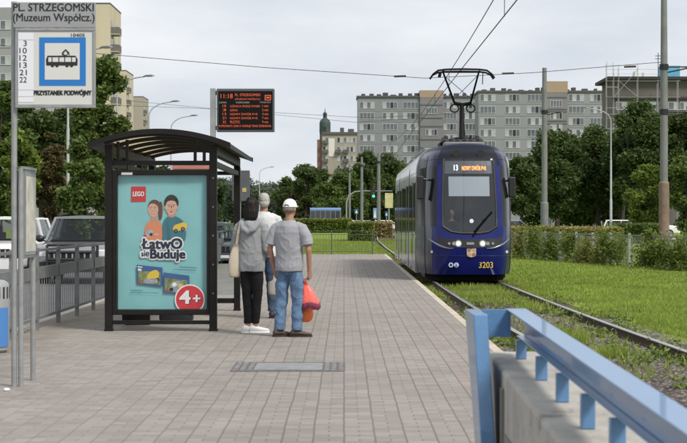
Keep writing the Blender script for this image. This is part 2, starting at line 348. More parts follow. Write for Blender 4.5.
def CL(Y):          # track centre line
    pts = [(2, 3.95), (12, 3.42), (20.6, 3.15), (28.8, 3.03), (36, 2.985), (43, 2.975), (95, 3.0), (130, 3.2), (180, 4.1), (260, 7.5), (330, 12)]
    for (a, p), (b, q) in zip(pts, pts[1:]):
        if a <= Y <= b: return p + (q-p)*(Y-a)/(b-a)
    return pts[0][1] if Y < 2 else pts[-1][1]
def CLs(Y): return sum(CL(Y+d) for d in (-4,-2,0,2,4))/5
YS = [2+i*1.5 for i in range(int(110/1.5))] + [112+i*6 for i in range(34)]
def strip(hw0, hw1, z): 
    m = MB(); m.loft([[(CLs(y)+hw0, y, z), (CLs(y)+hw1, y, z)] for y in YS], False, 0, closed=False); return m
bal = bpy.data.materials.new('ballast_soil'); bal.use_nodes = True
N, L = nodes(bal); b = N['Principled BSDF']; b.inputs['Roughness'].default_value = .95; b.inputs['Specular IOR Level'].default_value = .15
co = N.new('ShaderNodeTexCoord'); vo = N.new('ShaderNodeTexVoronoi'); vo.inputs['Scale'].default_value = 22; L.new(co.outputs['Object'], vo.inputs['Vector'])
nn = N.new('ShaderNodeTexNoise'); nn.inputs['Scale'].default_value = 2.2; nn.inputs['Detail'].default_value = 6; L.new(co.outputs['Object'], nn.inputs['Vector'])
hs = N.new('ShaderNodeSeparateColor'); L.new(vo.outputs['Color'], hs.inputs[0])
rr = N.new('ShaderNodeValToRGB'); rr.color_ramp.elements[0].color = (.035,.026,.02,1); rr.color_ramp.elements[1].color = (.15,.12,.10,1); L.new(hs.outputs[0], rr.inputs[0])
r3 = N.new('ShaderNodeMapRange'); r3.inputs[3].default_value = .45; r3.inputs[4].default_value = 1.35; L.new(nn.outputs['Fac'], r3.inputs[0])
vv = N.new('ShaderNodeVectorMath'); vv.operation = 'SCALE'; L.new(rr.outputs[0], vv.inputs[0]); L.new(r3.outputs[0], vv.inputs['Scale']); L.new(vv.outputs[0], b.inputs['Base Color'])
bp = N.new('ShaderNodeBump'); bp.inputs['Strength'].default_value = .9; bp.inputs['Distance'].default_value = .04; L.new(vo.outputs['Distance'], bp.inputs['Height']); L.new(bp.outputs[0], b.inputs['Normal'])
tag(strip(-1.25, 1.3, GZ+.012).build('track_bed', bal, fix=False), kind='structure')
RTOP = mat('rail_steel', (.50, .49, .48), .28, .85, .12, 8); RSIDE = mat('rail_rust', (.075, .045, .03), .8, .1, .3, 10)
for sgn, lab in ((-1, 'steel tram rail nearest the platform kerb, grass growing against it'), (1, 'shiny steel tram rail on the far side beside the open lawn')):
    m = MB()
    def ring(y, a, z0, z1, c=.0): x = CLs(y)+sgn*.77; return [(x-a,y,z0),(x+a,y,z0),(x+a,y,z1),(x-a,y,z1)]
    m.loft([ring(y, .06, GZ, GZ+.03) for y in YS], True, 1)
    m.loft([ring(y, .012, GZ+.03, GZ+.10) for y in YS], True, 1)
    m.loft([[(CLs(y)+sgn*.77-.035,y,GZ+.10),(CLs(y)+sgn*.77+.035,y,GZ+.10),(CLs(y)+sgn*.77+.035,y,GZ+.118),(CLs(y)+sgn*.77-.035,y,GZ+.118)] for y in YS], True, 1)
    m.loft([[(CLs(y)+sgn*.77-.034,y,GZ+.1182),(CLs(y)+sgn*.77+.034,y,GZ+.1182),(CLs(y)+sgn*.77+.026,y,GZ+.128),(CLs(y)+sgn*.77-.026,y,GZ+.128)] for y in YS], True, 0)
    tag(m.build('tram_rail', [RTOP, RSIDE]), lab, 'rail', 'rails of the tram track')

# stones in the ballast
sv, sf = [], []
for k in range(11000):
    y = random.uniform(14, 31)**1.0; x = CLs(y)+random.uniform(-1.2, 1.45)
    if abs(abs(x-CLs(y))-.77) < .07: continue
    r = random.uniform(.010, .032); b0 = len(sv); a = random.uniform(0, 6.28)
    for dx, dy, dz in ((1,0,0),(0,1,0),(-1,0,0),(0,-1,0),(random.uniform(-.5,.5),random.uniform(-.5,.5),random.uniform(.3,.75))):
        sv.append((x+r*(dx*math.cos(a)-dy*math.sin(a))*random.uniform(.7,1.2), y+r*(dx*math.sin(a)+dy*math.cos(a)), GZ+.012+max(0,dz)*r))
    sf += [(b0,b0+1,b0+4),(b0+1,b0+2,b0+4),(b0+2,b0+3,b0+4),(b0+3,b0,b0+4)]
STM = leafmat('stone_mix', (.055,.045,.04), (.235,.21,.195), 0)
tag(npmesh('gravel', np.array(sv), np.array(sf), STM), 'loose grey stones of ballast between and beside the rails', 'gravel', kind='stuff')

# grass blades
def blades(name, P, h, w, m, label):
    n = len(P); a = RNG.uniform(0, 2*np.pi, n); hh = h*RNG.uniform(.5, 1.4, n); ww = w*RNG.uniform(.7, 1.3, n)
    le = RNG.normal(size=(n,2))*hh[:,None]*.35; d = np.stack([np.cos(a)*ww, np.sin(a)*ww, np.zeros(n)], 1)
    tip = P + np.stack([le[:,0], le[:,1], hh], 1)
    V = np.stack([P-d, P+d, tip], 1).reshape(-1,3)
    o = npmesh(name, V, np.arange(3*n).reshape(-1,3), m); tag(o, label, 'grass', kind='stuff'); return o
GRM = leafmat('grass_blade', (.17,.265,.036), (.34,.39,.088), .45)
n = 150000
s_ = RNG.uniform(19, 100, n); Yg = FPX/s_; px = RNG.uniform(346, 720, n); Xg = (px-VX)/FPX*Yg
cl = np.array([CLs(v) for v in np.linspace(2, 120, 240)]); clg = np.interp(Yg, np.linspace(2,120,240), cl)
rel = Xg - clg
clump = np.array([noise.noise(Vector((x*.9, y*.35, 0))) for x, y in zip(Xg, Yg)])
ok = (Xg > KX+.04) & (np.abs(np.abs(rel)-.77) > .085)
bare = (rel > -1.3) & (rel < 1.55+.5*clump) & (Yg < 35+4*clump)
keep = ~bare | ((clump > .34) & (RNG.random(n) < .8)) | (RNG.random(n) < .05)
ok &= keep & ~((rel < -.75) & (clump < -.05) & (RNG.random(n) < .8))
P = np.stack([Xg, Yg, np.full(n, GZ)], 1)[ok]; rl = rel[ok]; cp_ = clump[ok]
hgt = np.where(np.abs(rl) < .75, .10, .06)*(1+.8*np.clip(cp_, -.5, 1))
blades('grass', P, hgt, .008 + P[:,1]*.00016, GRM, 'short bright grass of the lawn and between the rails')
n = 26000
s_ = RNG.uniform(12.5, 23.6, n); Yg = FPX/s_; px = RNG.uniform(285, 395, n)
P = np.stack([(px-VX)/FPX*Yg, Yg, np.full(n, GZ)], 1); P = P[np.abs(np.abs(P[:,0]-3.0)-.77) > .07]
blades('grass', P, .09, .02, GRM, 'grass of the lawn beyond the platform end')
# weeds in the ballast
wp = []
for k in range(58):
    y = random.uniform(17, 36); x = CLs(y)+random.choice((random.uniform(-1.15,-.85), random.uniform(.3,.7), random.uniform(.85,1.4), random.uniform(-.6,.6)))
    for q in range(70): wp.append((x+random.gauss(0,.07), y+random.gauss(0,.12), GZ+abs(random.gauss(0,.07))))
V, F = leaves(np.array(wp), .03, RNG)
tag(npmesh('weeds', V, F, leafmat('weed_leaf', (.10,.16,.03), (.23,.28,.07), .3)), 'low weeds sprouting in the ballast beside the rails', 'weeds', kind='stuff')

# ------------------------------------------------------------------ buildings
def wallmat(name, col, var=.07): return mat(name, col, .9, 0, var, .25, .1, 3, stretch=(1,1,.35))
WGLASS = mat('window_glass', (.10, .115, .13), .12, 0, .35, .6, spec=.8)
WPALE = mat('window_curtain', (.36, .375, .385), .5, 0, .2, .5)
WFRAME = mat('window_frame', (.44, .45, .455), .6)
_wm = {}
def window_mesh(w, h, n, seed):
    key = (round(w,2), round(h,2), n, seed)
    if key in _wm: return _wm[key]
    rnd = random.Random(seed*91+n); m = MB(); f = .10
    m.box(-w/2, w/2, -.06, .05, h/2-f, h/2, 0).box(-w/2, w/2, -.10, .05, -h/2, -h/2+f, 0)
    for k in range(n+1):
        x = -w/2 + (w-f)*k/n; m.box(x, x+f, -.058, .05, -h/2+f+.002, h/2-f-.002, 0)
        if k < n:
            m.box(x+f+.002, -w/2+(w-f)*(k+1)/n-.002, -.02, .03, -h/2+f, h/2-f, rnd.choice((1,1,2,2,3)))
    o = m.build('window', [WFRAME, WGLASS, WPALE, mat('window_dark', (.025,.028,.032), .15)]); me = o.data; bpy.data.objects.remove(o); _wm[key] = me; return me
def windows(root, cells, y, seed0=0):
    for i, (x, z, w, h, n) in enumerate(cells):
        o = bpy.data.objects.new('window', window_mesh(w, h, n, (i*7+i//3+seed0) % 11)); C.objects.link(o); o.parent = root; o.location = (x, y, z)
def apartment(label, Y, px0, px1, pytop, wm, bands, rows, winh, depth=12, tower=None, roofbits=True, extra=None, group=None, seams=2.8, pane=.95):
    """slab block; bands are window bands in photo columns, rows window centre lines"""
    x0, x1 = X(px0, Y), X(px1, Y); xc = (x0+x1)/2; top = Z(pytop, Y)
    t = thing('apartment_building', label, 'building', (xc, Y, GZ), 0, group); dz = -GZ
    h = top+dz; hw = (x1-x0)/2
    MB().box(-hw, hw, 0, depth, 0, h).build('wall', wm, t)
    tr = MB()
    z = h
    for py in rows: 
        zz = Z(py, Y)+dz; tr.box(-hw-.02, hw+.02, -.05, -.001, zz-winh/2-.65, zz-winh/2-.50)
    if tr.v: tr.build('floor_band', mat('floor_band', (.24,.24,.24), .9), t)
    rf = MB().box(-hw-.25, hw+.25, -.3, depth+.3, h+.002, h+.45).build('roof', mat('roof_edge', (.09,.09,.09), .9), t)
    if roofbits:
        x = -hw+1; m = MB()
        while x < hw-1.5:
            w = random.uniform(.6, 1.6); MB().box(x, x+w, 2, 4, h+.452, h+.45+random.uniform(.3, .95)).build('chimney', mat('chimney_stack', (.075,.075,.075), .9), rf); x += w+random.uniform(.25, 1.8)
    cells = []
    for py in rows:
        for (a, b2) in bands:
            w = X(b2, Y)-X(a, Y); cells.append((X((a+b2)/2, Y)-xc, Z(py, Y)+dz, w, winh, max(2, round(w/pane))))
    windows(t, cells[:95], -.001)
    if tower:
        a, b2, ptop, tm, wpy, cw = tower; ax, bx = X(a, Y)-xc, X(b2, Y)-xc; th = Z(ptop, Y)+dz
        MB().box(ax, bx, -.6, depth-2, 0, h-.05).build('stair_bay', mat('stair_bay', (.19,.19,.195), .9, 0, .08, .3), t)
        MB().box(ax-.1, bx+.1, -.65, 6, h-.048, th).build('lift_housing', tm, t)
        cc = []
        for py in wpy: cc.append((X((cw[0]+cw[1])/2, Y)-xc, Z(py, Y)+dz, X(cw[1], Y)-X(cw[0], Y), 1.7, 4))
        windows(t, cc, -.601, 3)
        lm = MB()
        for py in wpy: 
            for off in (1.7, -1.7): MB().box(ax+.1, bx-.1, -.75, -.601, Z(py, Y)+dz+off-.2, Z(py, Y)+dz+off+.12).build('ledge', mat('ledge_dark', (.16,.16,.165), .9), t)
    return t
GW = wallmat('grey_render', (.215, .222, .236)); GW2 = wallmat('grey_render_pale', (.24, .247, .262))
TAN = wallmat('tan_render', (.33, .245, .18))
apartment('long grey apartment slab with tan lift housing, just left of the pantograph', 465, 357.5, 478, 97.5, GW,
    [(359.5,374.5),(382.5,397.5),(403,419),(443.5,456.5),(461.5,476)], [105.3,116,127,138,149,160,171], 1.75, tower=(420,443,90.5,TAN,(111,132.5,154),(425.5,437)))
apartment('grey apartment slab with tan lift housing, between the pantograph and the scaffolded block', 430, 478.5, 606, 92.5, GW2,
    [(480,495.5),(505,520),(527,543),(568.5,584),(590,604)], [97.8,109.8,121.5,133,144.5,156], 1.75, tower=(546,567,81.5,TAN,(104,116,127.5,139),(550,562)))
# tall grey tower with a beige gable on the left, balconies on its right side
def tower(label, Y, px0, px1, pytop, wm, face=None, bal=True, rows=8, step=17.6, colz=(.42,.36,.26), balpx=8):
    x0, x1 = X(px0, Y), X(px1, Y); xc = (x0+x1)/2; h = Z(pytop, Y)-GZ; hw = (x1-x0)/2; k = Y/FPX
    t = thing('apartment_tower', label, 'building', (xc, Y, GZ)); MB().box(-hw, hw, 0, 14, 0, h).build('wall', wm, t)
    MB().box(-hw-.05, hw+.05, -.05, 14.05, h+.002, h+.2).build('roof', mat('roof_edge', (.09,.09,.09)), t)
    if face:
        a, b2 = X(face[0], Y)-xc, X(face[1], Y)-xc
        MB().box(a, b2, -.4, -.002, 0, h-.6).build('facade', face[2], t)
        cells = []; z = h-3.4
        for r in range(rows):
            for cpx in face[3]: cells.append((X(cpx, Y)-xc, z, 1.7, 1.5, 2))
            z -= step*k
        windows(t, cells, -.405, 1)
    if bal:
        z = h-4.6
        for r in range(rows):
            b_ = MB().box(hw+.002, hw+balpx*k, 1, 4.5, z-.15, z).box(hw+balpx*k-.08, hw+balpx*k, 1, 4.5, z+.002, z+1.05, 1).box(hw+.002, hw+balpx*k-.082, 1, 1.08, z+.002, z+1.05, 1)
            b_.build('balcony', [CONC, mat('balcony_panel', (.13,.125,.12), .8, 0, .2, 1)], t)
            MB().box(hw+.003, hw+.05, 1.3, 3.6, z+.01, z+2.1).build('balcony_door', WGLASS, t); z -= step*k
    return t
BEI = wallmat('beige_render', (.50,.44,.33)); 
tower('tall apartment tower with a beige gable rising directly behind the tram stop sign', 286, 60, 110, 4, BEI, face=(-30,95,wallmat('grey_panel', (.26,.26,.27)),(-18,-6,6,18,30,42,54,66,78)))
tower('slim beige apartment tower with balconies, second of the three towers above the left trees', 400, 111, 126, 71, BEI, step=12.5, rows=6, balpx=3)
tower('small grey brown apartment tower, lowest of the three towers above the left trees', 500, 126.5, 143, 97, wallmat('brown_render', (.33,.29,.24)), step=10, rows=4, balpx=2.5)
# old brown tenement with the church tower behind it
Y = 600; k = Y/FPX
t = thing('tenement_house', 'old brown tenement with cluttered balconies and a pale patch, below the green dome', 'building', (X(338,Y), Y, GZ)); h = Z(134.5,Y)-GZ; hw = 20*k
BRW = wallmat('brown_plaster', (.30,.27,.22), .14)
MB().box(-16*k, hw, 0, 12, 0, h).build('wall', BRW, t)
MB().box(-21*k, -16*k-.004, 1, 12, 0, h-5*k).build('side_wall', wallmat('brick_red', (.22,.13,.11)), t)
MB().box(-16.3*k, hw+.3, -.4, 12.4, h+.002, h+.8).box(-12*k, -8*k, 3, 6, h+.803, h+2).box(2*k, 6*k, 3, 6, h+.803, h+2.4).box(10*k, 16*k, 3, 6, h+.803, h+2).build('roof', mat('roof_edge', (.09,.09,.09)), t)
MB().box(-9.5*k, -3.5*k, -.15, -.003, h-22*k, h-4*k).build('render_patch', mat('pale_render', (.62,.60,.56), .9), t)
cells = []
for r in range(7):
    for c in (-12.5, 2, 8.5, 15): cells.append((c*k, h-(5.5+r*9.3)*k, 1.9 if c < 10 else 1.6, 1.8, 2))
windows(t, cells, -.001, 2)
for r in range(7):
    for c in (-12.5, 0.5, 8):
        if random.random() < .8:
            b0 = h-(8.6+r*9.3)*k; MB().box((c-2.6)*k, (c+2.6)*k, -1.2, -.2, b0-.2, b0+.9).build('balcony', mat('balcony_dark', (.10,.10,.10), .8, 0, .4, .8), t)
Y = 700; k = Y/FPX
t = thing('church_tower', 'dark green domed church tower rising behind the brown tenement', 'tower', (X(325,Y), Y, GZ)); h = Z(133,Y)-GZ
COP = mat('dark_copper', (.035,.058,.058), .7, 0, .3, .4)
MB().cyl((0,0,0), 5.3*k, h, 8).build('shaft', wallmat('dark_brick', (.10,.085,.08)), t)
prof = [(5.6,133),(5.4,129),(5.6,125),(5.5,122.5),(4.6,120.3),(3,119),(2.0,118),(1.9,114.5),(2.3,114),(1.6,112.8),(.5,112),(.25,109.5),(.1,108)]
m = MB(); m.loft([[(r*k*math.cos(a), r*k*math.sin(a), Z(py,Y)-GZ) for a in [2*math.pi*q/12 for q in range(12)]] for r, py in prof]); m.build('dome', COP, t, smooth=40)
for a in range(4):
    MB().box(-1.2*k, 1.2*k, -5.5*k, -5.2*k, h+1.2*k, h+6*k).build('louvre', mat('louvre_dark', (.015,.02,.02)), t).rotation_euler = (0,0,a*math.pi/2)
# block under renovation with scaffolding
Y = 330; k = Y/FPX
x0, x1 = X(613,Y), X(720,Y); xc = (x0+x1)/2; hw = (x1-x0)/2
t = thing('renovated_block', 'dark grey brown block under renovation with a wide flat roof and scaffold cladding', 'building', (xc,Y,GZ)); h = Z(80,Y)-GZ
DW = wallmat('bare_grey_brown', (.125,.112,.105), .12)
MB().box(-hw, hw, 0, 14, 0, h).build('wall', DW, t)
MB().box(-hw-1.2, hw+1, -1.2, 15, h+.002, h+.55).build('roof', mat('roof_dark', (.04,.038,.038), .9), t)
fb = MB()
for py in (97, 114, 131, 148):
    fb.box(-hw-.02, hw, -.35, -.002, Z(py,Y)-GZ-.35, Z(py,Y)-GZ)
fb.build('floor_band', mat('band_dark', (.05,.046,.045), .9), t)
windows(t, [(X(px,Y)-xc, Z(py,Y)-GZ, 2.2, 1.5, 2) for px in (622,636,650,674,684) for py in (106,123,140)], -.003, 4)
t = thing('rooftop_plant', 'blue and white plant boxes standing on the roof of the scaffolded block', 'roof units', (X(672,Y), Y+4, h+GZ+.56))
MB().box(-7*k, 12*k, 0, 3, 0, 13*k).build('container', mat('container_blue', (.10,.36,.52), .6, 0, .15, .6), t)
MB().box(-24*k, -17*k, .5, 3, 0, 7*k).box(-33*k, -28*k, .5, 3, 0, 8*k).build('vent_unit', WHITE, t)
MB().bar((-10*k,0,0),(-10*k,0,26*k),.12,.12).bar((-13*k,0,20*k),(-7*k,0,20*k),.1,.1).bar((-13*k,0,23*k),(-7*k,0,23*k),.1,.1).build('aerial', WIREM, t)
t = thing('scaffolding', 'thin steel scaffolding round the left end of the block under renovation', 'scaffolding', (X(612,Y), Y-2.2, GZ)); h2 = Z(66,Y)-GZ
for a in (-7, 0, 5, 24, 44, 64):
    for yy in (0, 1.1): MB().bar((a*k,yy,0),(a*k,yy,h2-(3 if a > 30 else 0)+random.uniform(-.6,.6)),.075,.075).build('standard', mat('scaffold_tube', (.33,.33,.34), .6, .3), t)
m = MB(); z = 1
for py in (66.5, 70.5, 75): m.bar((-7*k,-.05,Z(py,Y)-GZ),((24 if py < 70 else 46)*k,-.05,Z(py,Y)-GZ),.05,.05)
while z < h2-.5:
    m.bar((-7*k,0,z),(5*k,0,z),.05,.05).bar((-7*k,1.1,z+.02),(5*k,1.1,z+.02),.07,.07); z += 1.9
for z in (Z(98,Y)-GZ, Z(82,Y)-GZ, Z(115,Y)-GZ): m.bar((-7*k,-.1,z),(66*k,-.1,z),.07,.07)
m.bar((0,-.15,Z(98,Y)-GZ),(24*k,-.15,Z(70,Y)-GZ),.07,.07).bar((24*k,-.15,Z(98,Y)-GZ),(5*k,-.15,Z(82,Y)-GZ),.07,.07)
m.build('ledger', MATS['scaffold_tube'], t)
MB().box(-7*k, 5*k, .02, 1.05, Z(98.5,Y)-GZ, Z(98,Y)-GZ).box(-7*k, 5*k, .02, 1.05, Z(115.5,Y)-GZ, Z(115,Y)-GZ).build('deck', mat('deck_board', (.16,.13,.10), .9), t)
# far low row of houses and red roof seen through the shelter
Y = 520; k = Y/FPX
for px, w, top, rm, lab in ((190,34,163,(.26,.09,.07),'long house with a brick red roof glimpsed under the shelter roof'),(264,20,186,(.10,.10,.10),'far house with grey roof just left of the white haired man'),(288,18,187,(.12,.10,.095),'far house with a brown roof right of the white haired man')):
    t = thing('far_house', lab, 'house', (X(px,Y), Y, GZ)); h = Z(top+6,Y)-GZ; hw = w*k/2
    MB().box(-hw, hw, 0, 10, 0, h).build('wall', mat('house_wall', (.36,.35,.33), .9), t)
    MB().loft([[(x,-.5,h+.002),(x,10.5,h+.002),(x,5,Z(top,Y)-GZ)] for x in (-hw-.5, hw+.5)]).build('roof', mat('house_roof_%d' % px, rm, .9, 0, .15, .5), t)
    windows(t, [(-hw+hw*2*(q+.5)/5, h-1.5, 1.4, 1.3, 2) for q in range(5)], -.001, 2)

# ------------------------------------------------------------------ trees, hedges, shrubs
BARK = mat('bark', (.055,.045,.036), .95, 0, .3, 6, .4, 20)
L_DARK = leafmat('leaf_dark', (.05,.082,.024), (.105,.15,.042), .38)
L_MID = leafmat('leaf_mid', (.07,.115,.026), (.15,.20,.05), .4)
L_LIGHT = leafmat('leaf_light', (.10,.155,.026), (.20,.25,.05), .42)
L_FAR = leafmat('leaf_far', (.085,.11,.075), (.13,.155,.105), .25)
L_RED = leafmat('leaf_red', (.075,.075,.025), (.15,.115,.045), .35)
L_YEL = leafmat('leaf_yellow', (.17,.195,.04), (.30,.29,.08), .35)
L_DRY = leafmat('leaf_dry', (.22,.17,.07), (.36,.29,.13), .3)
def tree(label, px, pytop, Y, wpx, lm, seed, nleaf=6500, ls=.26, base=.22, group=None, name='tree', squat=1.0, blobs=None):
    rng = np.random.default_rng(seed); rnd = random.Random(seed); k = Y/FPX
    H = Z(pytop, Y)-GZ; Rr = wpx*k/2; x0 = X(px, Y)
    t = thing(name, label, 'tree', (x0, Y, GZ), 0, group)
    cb = H*base; cz = (H+cb)/2; rz = (H-cb)/2*1.06; cz += .0
    tk = MB(); tr = max(.12, H*.022)
    path = [(0,0,0)]; 
    for q in range(1, 6): path.append((rnd.gauss(0,.03*H*.3), rnd.gauss(0,.03*H*.3), H*.72*q/5))
    tk.tube(path, [tr*(1.25-.21*q) for q in range(6)], 8)
    B = []; nb = blobs or int(30 + min(26, Rr*3)); nleaf = int(nleaf*3.2); ls *= .82
    for q in range(nb):
        while True:
            p = rng.uniform(-1, 1, 3)
            if p@p < 1: break
        p = p*(.84*Rr, .84*Rr, .88*rz)
        w = 1 - .35*max(0, p[2]/rz)**2
        p[0] *= w; p[1] *= w; r = Rr*rng.uniform(.25, .44); B.append((p, r))
        if q < 9:
            j = 2+q % 3; s0 = Vector(path[j]); e0 = Vector((p[0], p[1], p[2]+cz)); tk.tube([s0, s0.lerp(e0,.5)+Vector((0,0,-.1*Rr)), e0], [tr*.5, tr*.32, tr*.1], 5)
    tk.build('trunk', BARK, t, smooth=True)
    pts = []; wts = np.array([r**2 for p, r in B]); cnt = (nleaf*wts/wts.sum()).astype(int)
    for (p, r), c in zip(B, cnt):
        d = rng.normal(size=(c,3)); d /= np.linalg.norm(d, axis=1)[:,None]
        rad = r*(rng.random(c)**.5)*(1+.18*rng.normal(size=c)); q = p + d*rad[:,None]*np.array([1,1,.8]); pts.append(q)
    pts = np.concatenate(pts); pts[:,2] += cz
    pts = pts[pts[:,2] > .25]
    V, F = leaves(pts, ls, rng); npmesh('crown', V, F, lm, t); return t
G1 = 'trees along the far side of the road'
def trees(rows, group):
    for i, (label, px, top, Y, w, lm, n, ls, base) in enumerate(rows): tree(label, px, top, Y, w, lm, 100+i*13+len(group), n, ls, base, group)
trees([
 ('dark leafy tree at the far left edge, beside the grey tower', 0, 58, 92, 64, L_MID, 6000, .16, .14),
 ('tall dark tree directly behind the tram stop sign panel', 42, 40, 100, 70, L_DARK, 6000, .17, .14),
 ('tall bushy tree between the sign panel and the shelter roof', 99, 34, 95, 62, L_MID, 7500, .16, .10),
 ('dark tree leaning out over the left end of the shelter roof', 115, 72, 108, 42, L_DARK, 4500, .16, .06),
 ('yellow green young tree behind the timetable case', 22, 118, 84, 40, L_LIGHT, 4200, .14, .05),
 ('light green shrubby tree behind the lamp post with the small plate', 84, 138, 82, 54, L_MID, 5000, .14, .03),
 ('reddish brown tree between the sign pole and the lamp post', 50, 128, 86, 34, L_RED, 3800, .13, .10),
 ('dense dark tree filling the gap below the stop sign panel', 62, 92, 104, 70, L_DARK, 6000, .17, .04),
 ('low dark tree behind the shelter poster', 155, 150, 150, 40, L_DARK, 4000, .22, .05),
 ('low rounded tree half hidden behind the shelter right post', 205, 168, 170, 46, L_DARK, 3500, .25, .05)], G1)
trees([
 ('small tree nearest the tram in the right tree belt', 522, 150, 165, 40, L_DARK, 6000, .22, .16),
 ('round dark tree just right of the green pole behind the tram', 556, 128, 172, 62, L_DARK, 8500, .22, .16),
 ('dark tree behind the curved street lamp on the right', 600, 122, 176, 62, L_DARK, 8500, .22, .16),
 ('tallest dark tree in front of the renovated block', 640, 98, 170, 74, L_DARK, 11000, .22, .16),
 ('dark tree at the right edge behind the rusty pole', 688, 104, 168, 62, L_DARK, 8000, .22, .16),
 ('bright yellow green young tree just left of the rusty pole', 648, 160, 140, 40, L_LIGHT, 5500, .17, .10),
 ('light green tree at the right edge below the dark crown', 686, 148, 138, 44, L_MID, 5500, .17, .08),
 ('dark understorey tree between the two green poles', 580, 165, 190, 60, L_DARK, 6000, .24, .08),
 ('dark understorey tree beneath the tallest crown', 620, 162, 192, 64, L_DARK, 6000, .24, .08),
 ('dark tree between the street lamp and the tallest crown', 622, 118, 180, 56, L_DARK, 8000, .22, .08),
 ('mid green tree between the catenary pole and the street lamp', 578, 132, 182, 56, L_MID, 7500, .22, .08),
 ('mid green tree behind the rusty pole, left of the edge crown', 664, 112, 182, 56, L_MID, 7500, .22, .08),
 ('dark understorey tree just behind the tram right side', 530, 172, 195, 50, L_DARK, 5000, .24, .05)], 'trees of the belt on the right')
trees([
 ('dark tree left of the brown tenement, behind the man in the cap', 306, 160, 300, 30, L_DARK, 5000, .3, .08),
 ('tree in front of the brown tenement left corner', 326, 176, 290, 30, L_MID, 4000, .3, .05),
 ('slim dark tree between the tenement and the grey slab', 362, 148, 310, 26, L_DARK, 4500, .3, .08),
 ('low tree in front of the tenement right corner', 345, 160, 330, 26, L_DARK, 4000, .3, .05),
 ('rounded tree below the grey slab, behind the traffic light', 386, 152, 320, 36, L_DARK, 5000, .3, .06),
 ('tree close to the tram left side', 408, 160, 330, 34, L_DARK, 4000, .3, .05),
 ('low dark tree behind the distant blue tram', 320, 188, 340, 60, L_DARK, 4500, .34, .02),
 ('low dark tree behind the yellow advertising panel', 375, 186, 345, 60, L_DARK, 4500, .34, .02),
 ('leafy tree between the two tallest distant catenary poles', 370, 150, 315, 34, L_DARK, 5000, .3, .03),
 ('low mid green tree right behind the traffic light foot', 346, 172, 300, 40, L_MID, 5000, .3, .02),
 ('dark tree just right of the man in the cap, lowest of its row', 318, 166, 318, 34, L_DARK, 5000, .3, .03),
 ('mid green tree beside the yellow advertising panel', 398, 156, 322, 36, L_MID, 5000, .3, .03),
 ('small dark tree left of the man in the cap', 288, 178, 340, 30, L_DARK, 4500, .34, .02),
 ('reddish brown tree in the distance behind the man in the cap', 297, 184, 330, 20, leafmat('leaf_plum', (.06,.04,.035), (.10,.07,.055)), 2500, .3, .03)], 'trees around the distant junction')
trees([
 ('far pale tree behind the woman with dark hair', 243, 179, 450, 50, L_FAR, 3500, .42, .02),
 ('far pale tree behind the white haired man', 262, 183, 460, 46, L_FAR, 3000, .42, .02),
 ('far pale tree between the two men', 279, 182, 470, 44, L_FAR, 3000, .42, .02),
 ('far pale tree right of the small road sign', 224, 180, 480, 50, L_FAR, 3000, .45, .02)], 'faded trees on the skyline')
def hedge(label, x0, x1, y0, y1, h, lm, n, ls, seed, ang=0, name='hedge', cat='hedge', top=None):
    rng = np.random.default_rng(seed); cx, cy = (x0+x1)/2, (y0+y1)/2; hx, hy = (x1-x0)/2, (y1-y0)/2
    t = thing(name, label, cat, (cx,cy,GZ), ang)
    def surf(n):
        p = rng.uniform(-1, 1, (n,3)); f = rng.integers(0, 5, n); w = rng.uniform(.82, 1.04, n)
        p[:,2] = (p[:,2]+1)/2
        p[f==0,0] = -w[f==0]; p[f==1,0] = w[f==1]; p[f==2,1] = -w[f==2]; p[f==4,1] = -w[f==4]; p[f==3,2] = w[f==3]
        return p*np.array([hx, hy, h])
    P = surf(n); bump_ = np.array([noise.noise(Vector((a*.8+cx, b*.8, 0))) for a, b, c in P]); P[:,2] *= 1+.12*bump_
    V, F = leaves(P, ls, rng); npmesh('foliage', V, F, lm, t)
    if top: 
        Pt = surf(n//2); Pt = Pt[Pt[:,2] > h*.75]; Pt[:,2] += .03; V, F = leaves(Pt, ls, rng); npmesh('foliage', V, F, top, t)
    m = MB(); m.box(-hx*.8, hx*.8, -hy*.8, hy*.8, 0, h*.82); m.build('stems', mat('twig_dark', (.03,.03,.02), .95), t); return t
hedge('low trimmed hedge strip with a yellowed top, left of the square hedge behind the platform', -7.2, .78, 213, 219, 1.62, L_LIGHT, 9000, .13, 5, top=L_YEL)
hedge('square trimmed hedge block standing behind the platform end railing', X(349,131), X(374,131), 131, 137, 1.35, L_LIGHT, 7000, .09, 6, top=L_YEL)
hedge('brownish hedge beside the curving track behind the platform', X(375,160), X(392,160), 160, 166, 1.3, L_DRY, 4000, .12, 8)
hedge('dark clipped hedge behind the parked cars on the left', X(36,80), X(66,80), 80, 83, 1.25, L_DARK, 6000, .07, 9)
hedge('long yellowing hedge beyond the fence on the right', X(505,98), X(622,98), 98, 102, 1.15, L_YEL, 16000, .08, 10, top=L_DRY)
hedge('dark clipped hedge right of the yellowing hedge, under the tall trees', X(618,120), X(664,120), 120, 123, 1.3, L_MID, 7000, .09, 11)
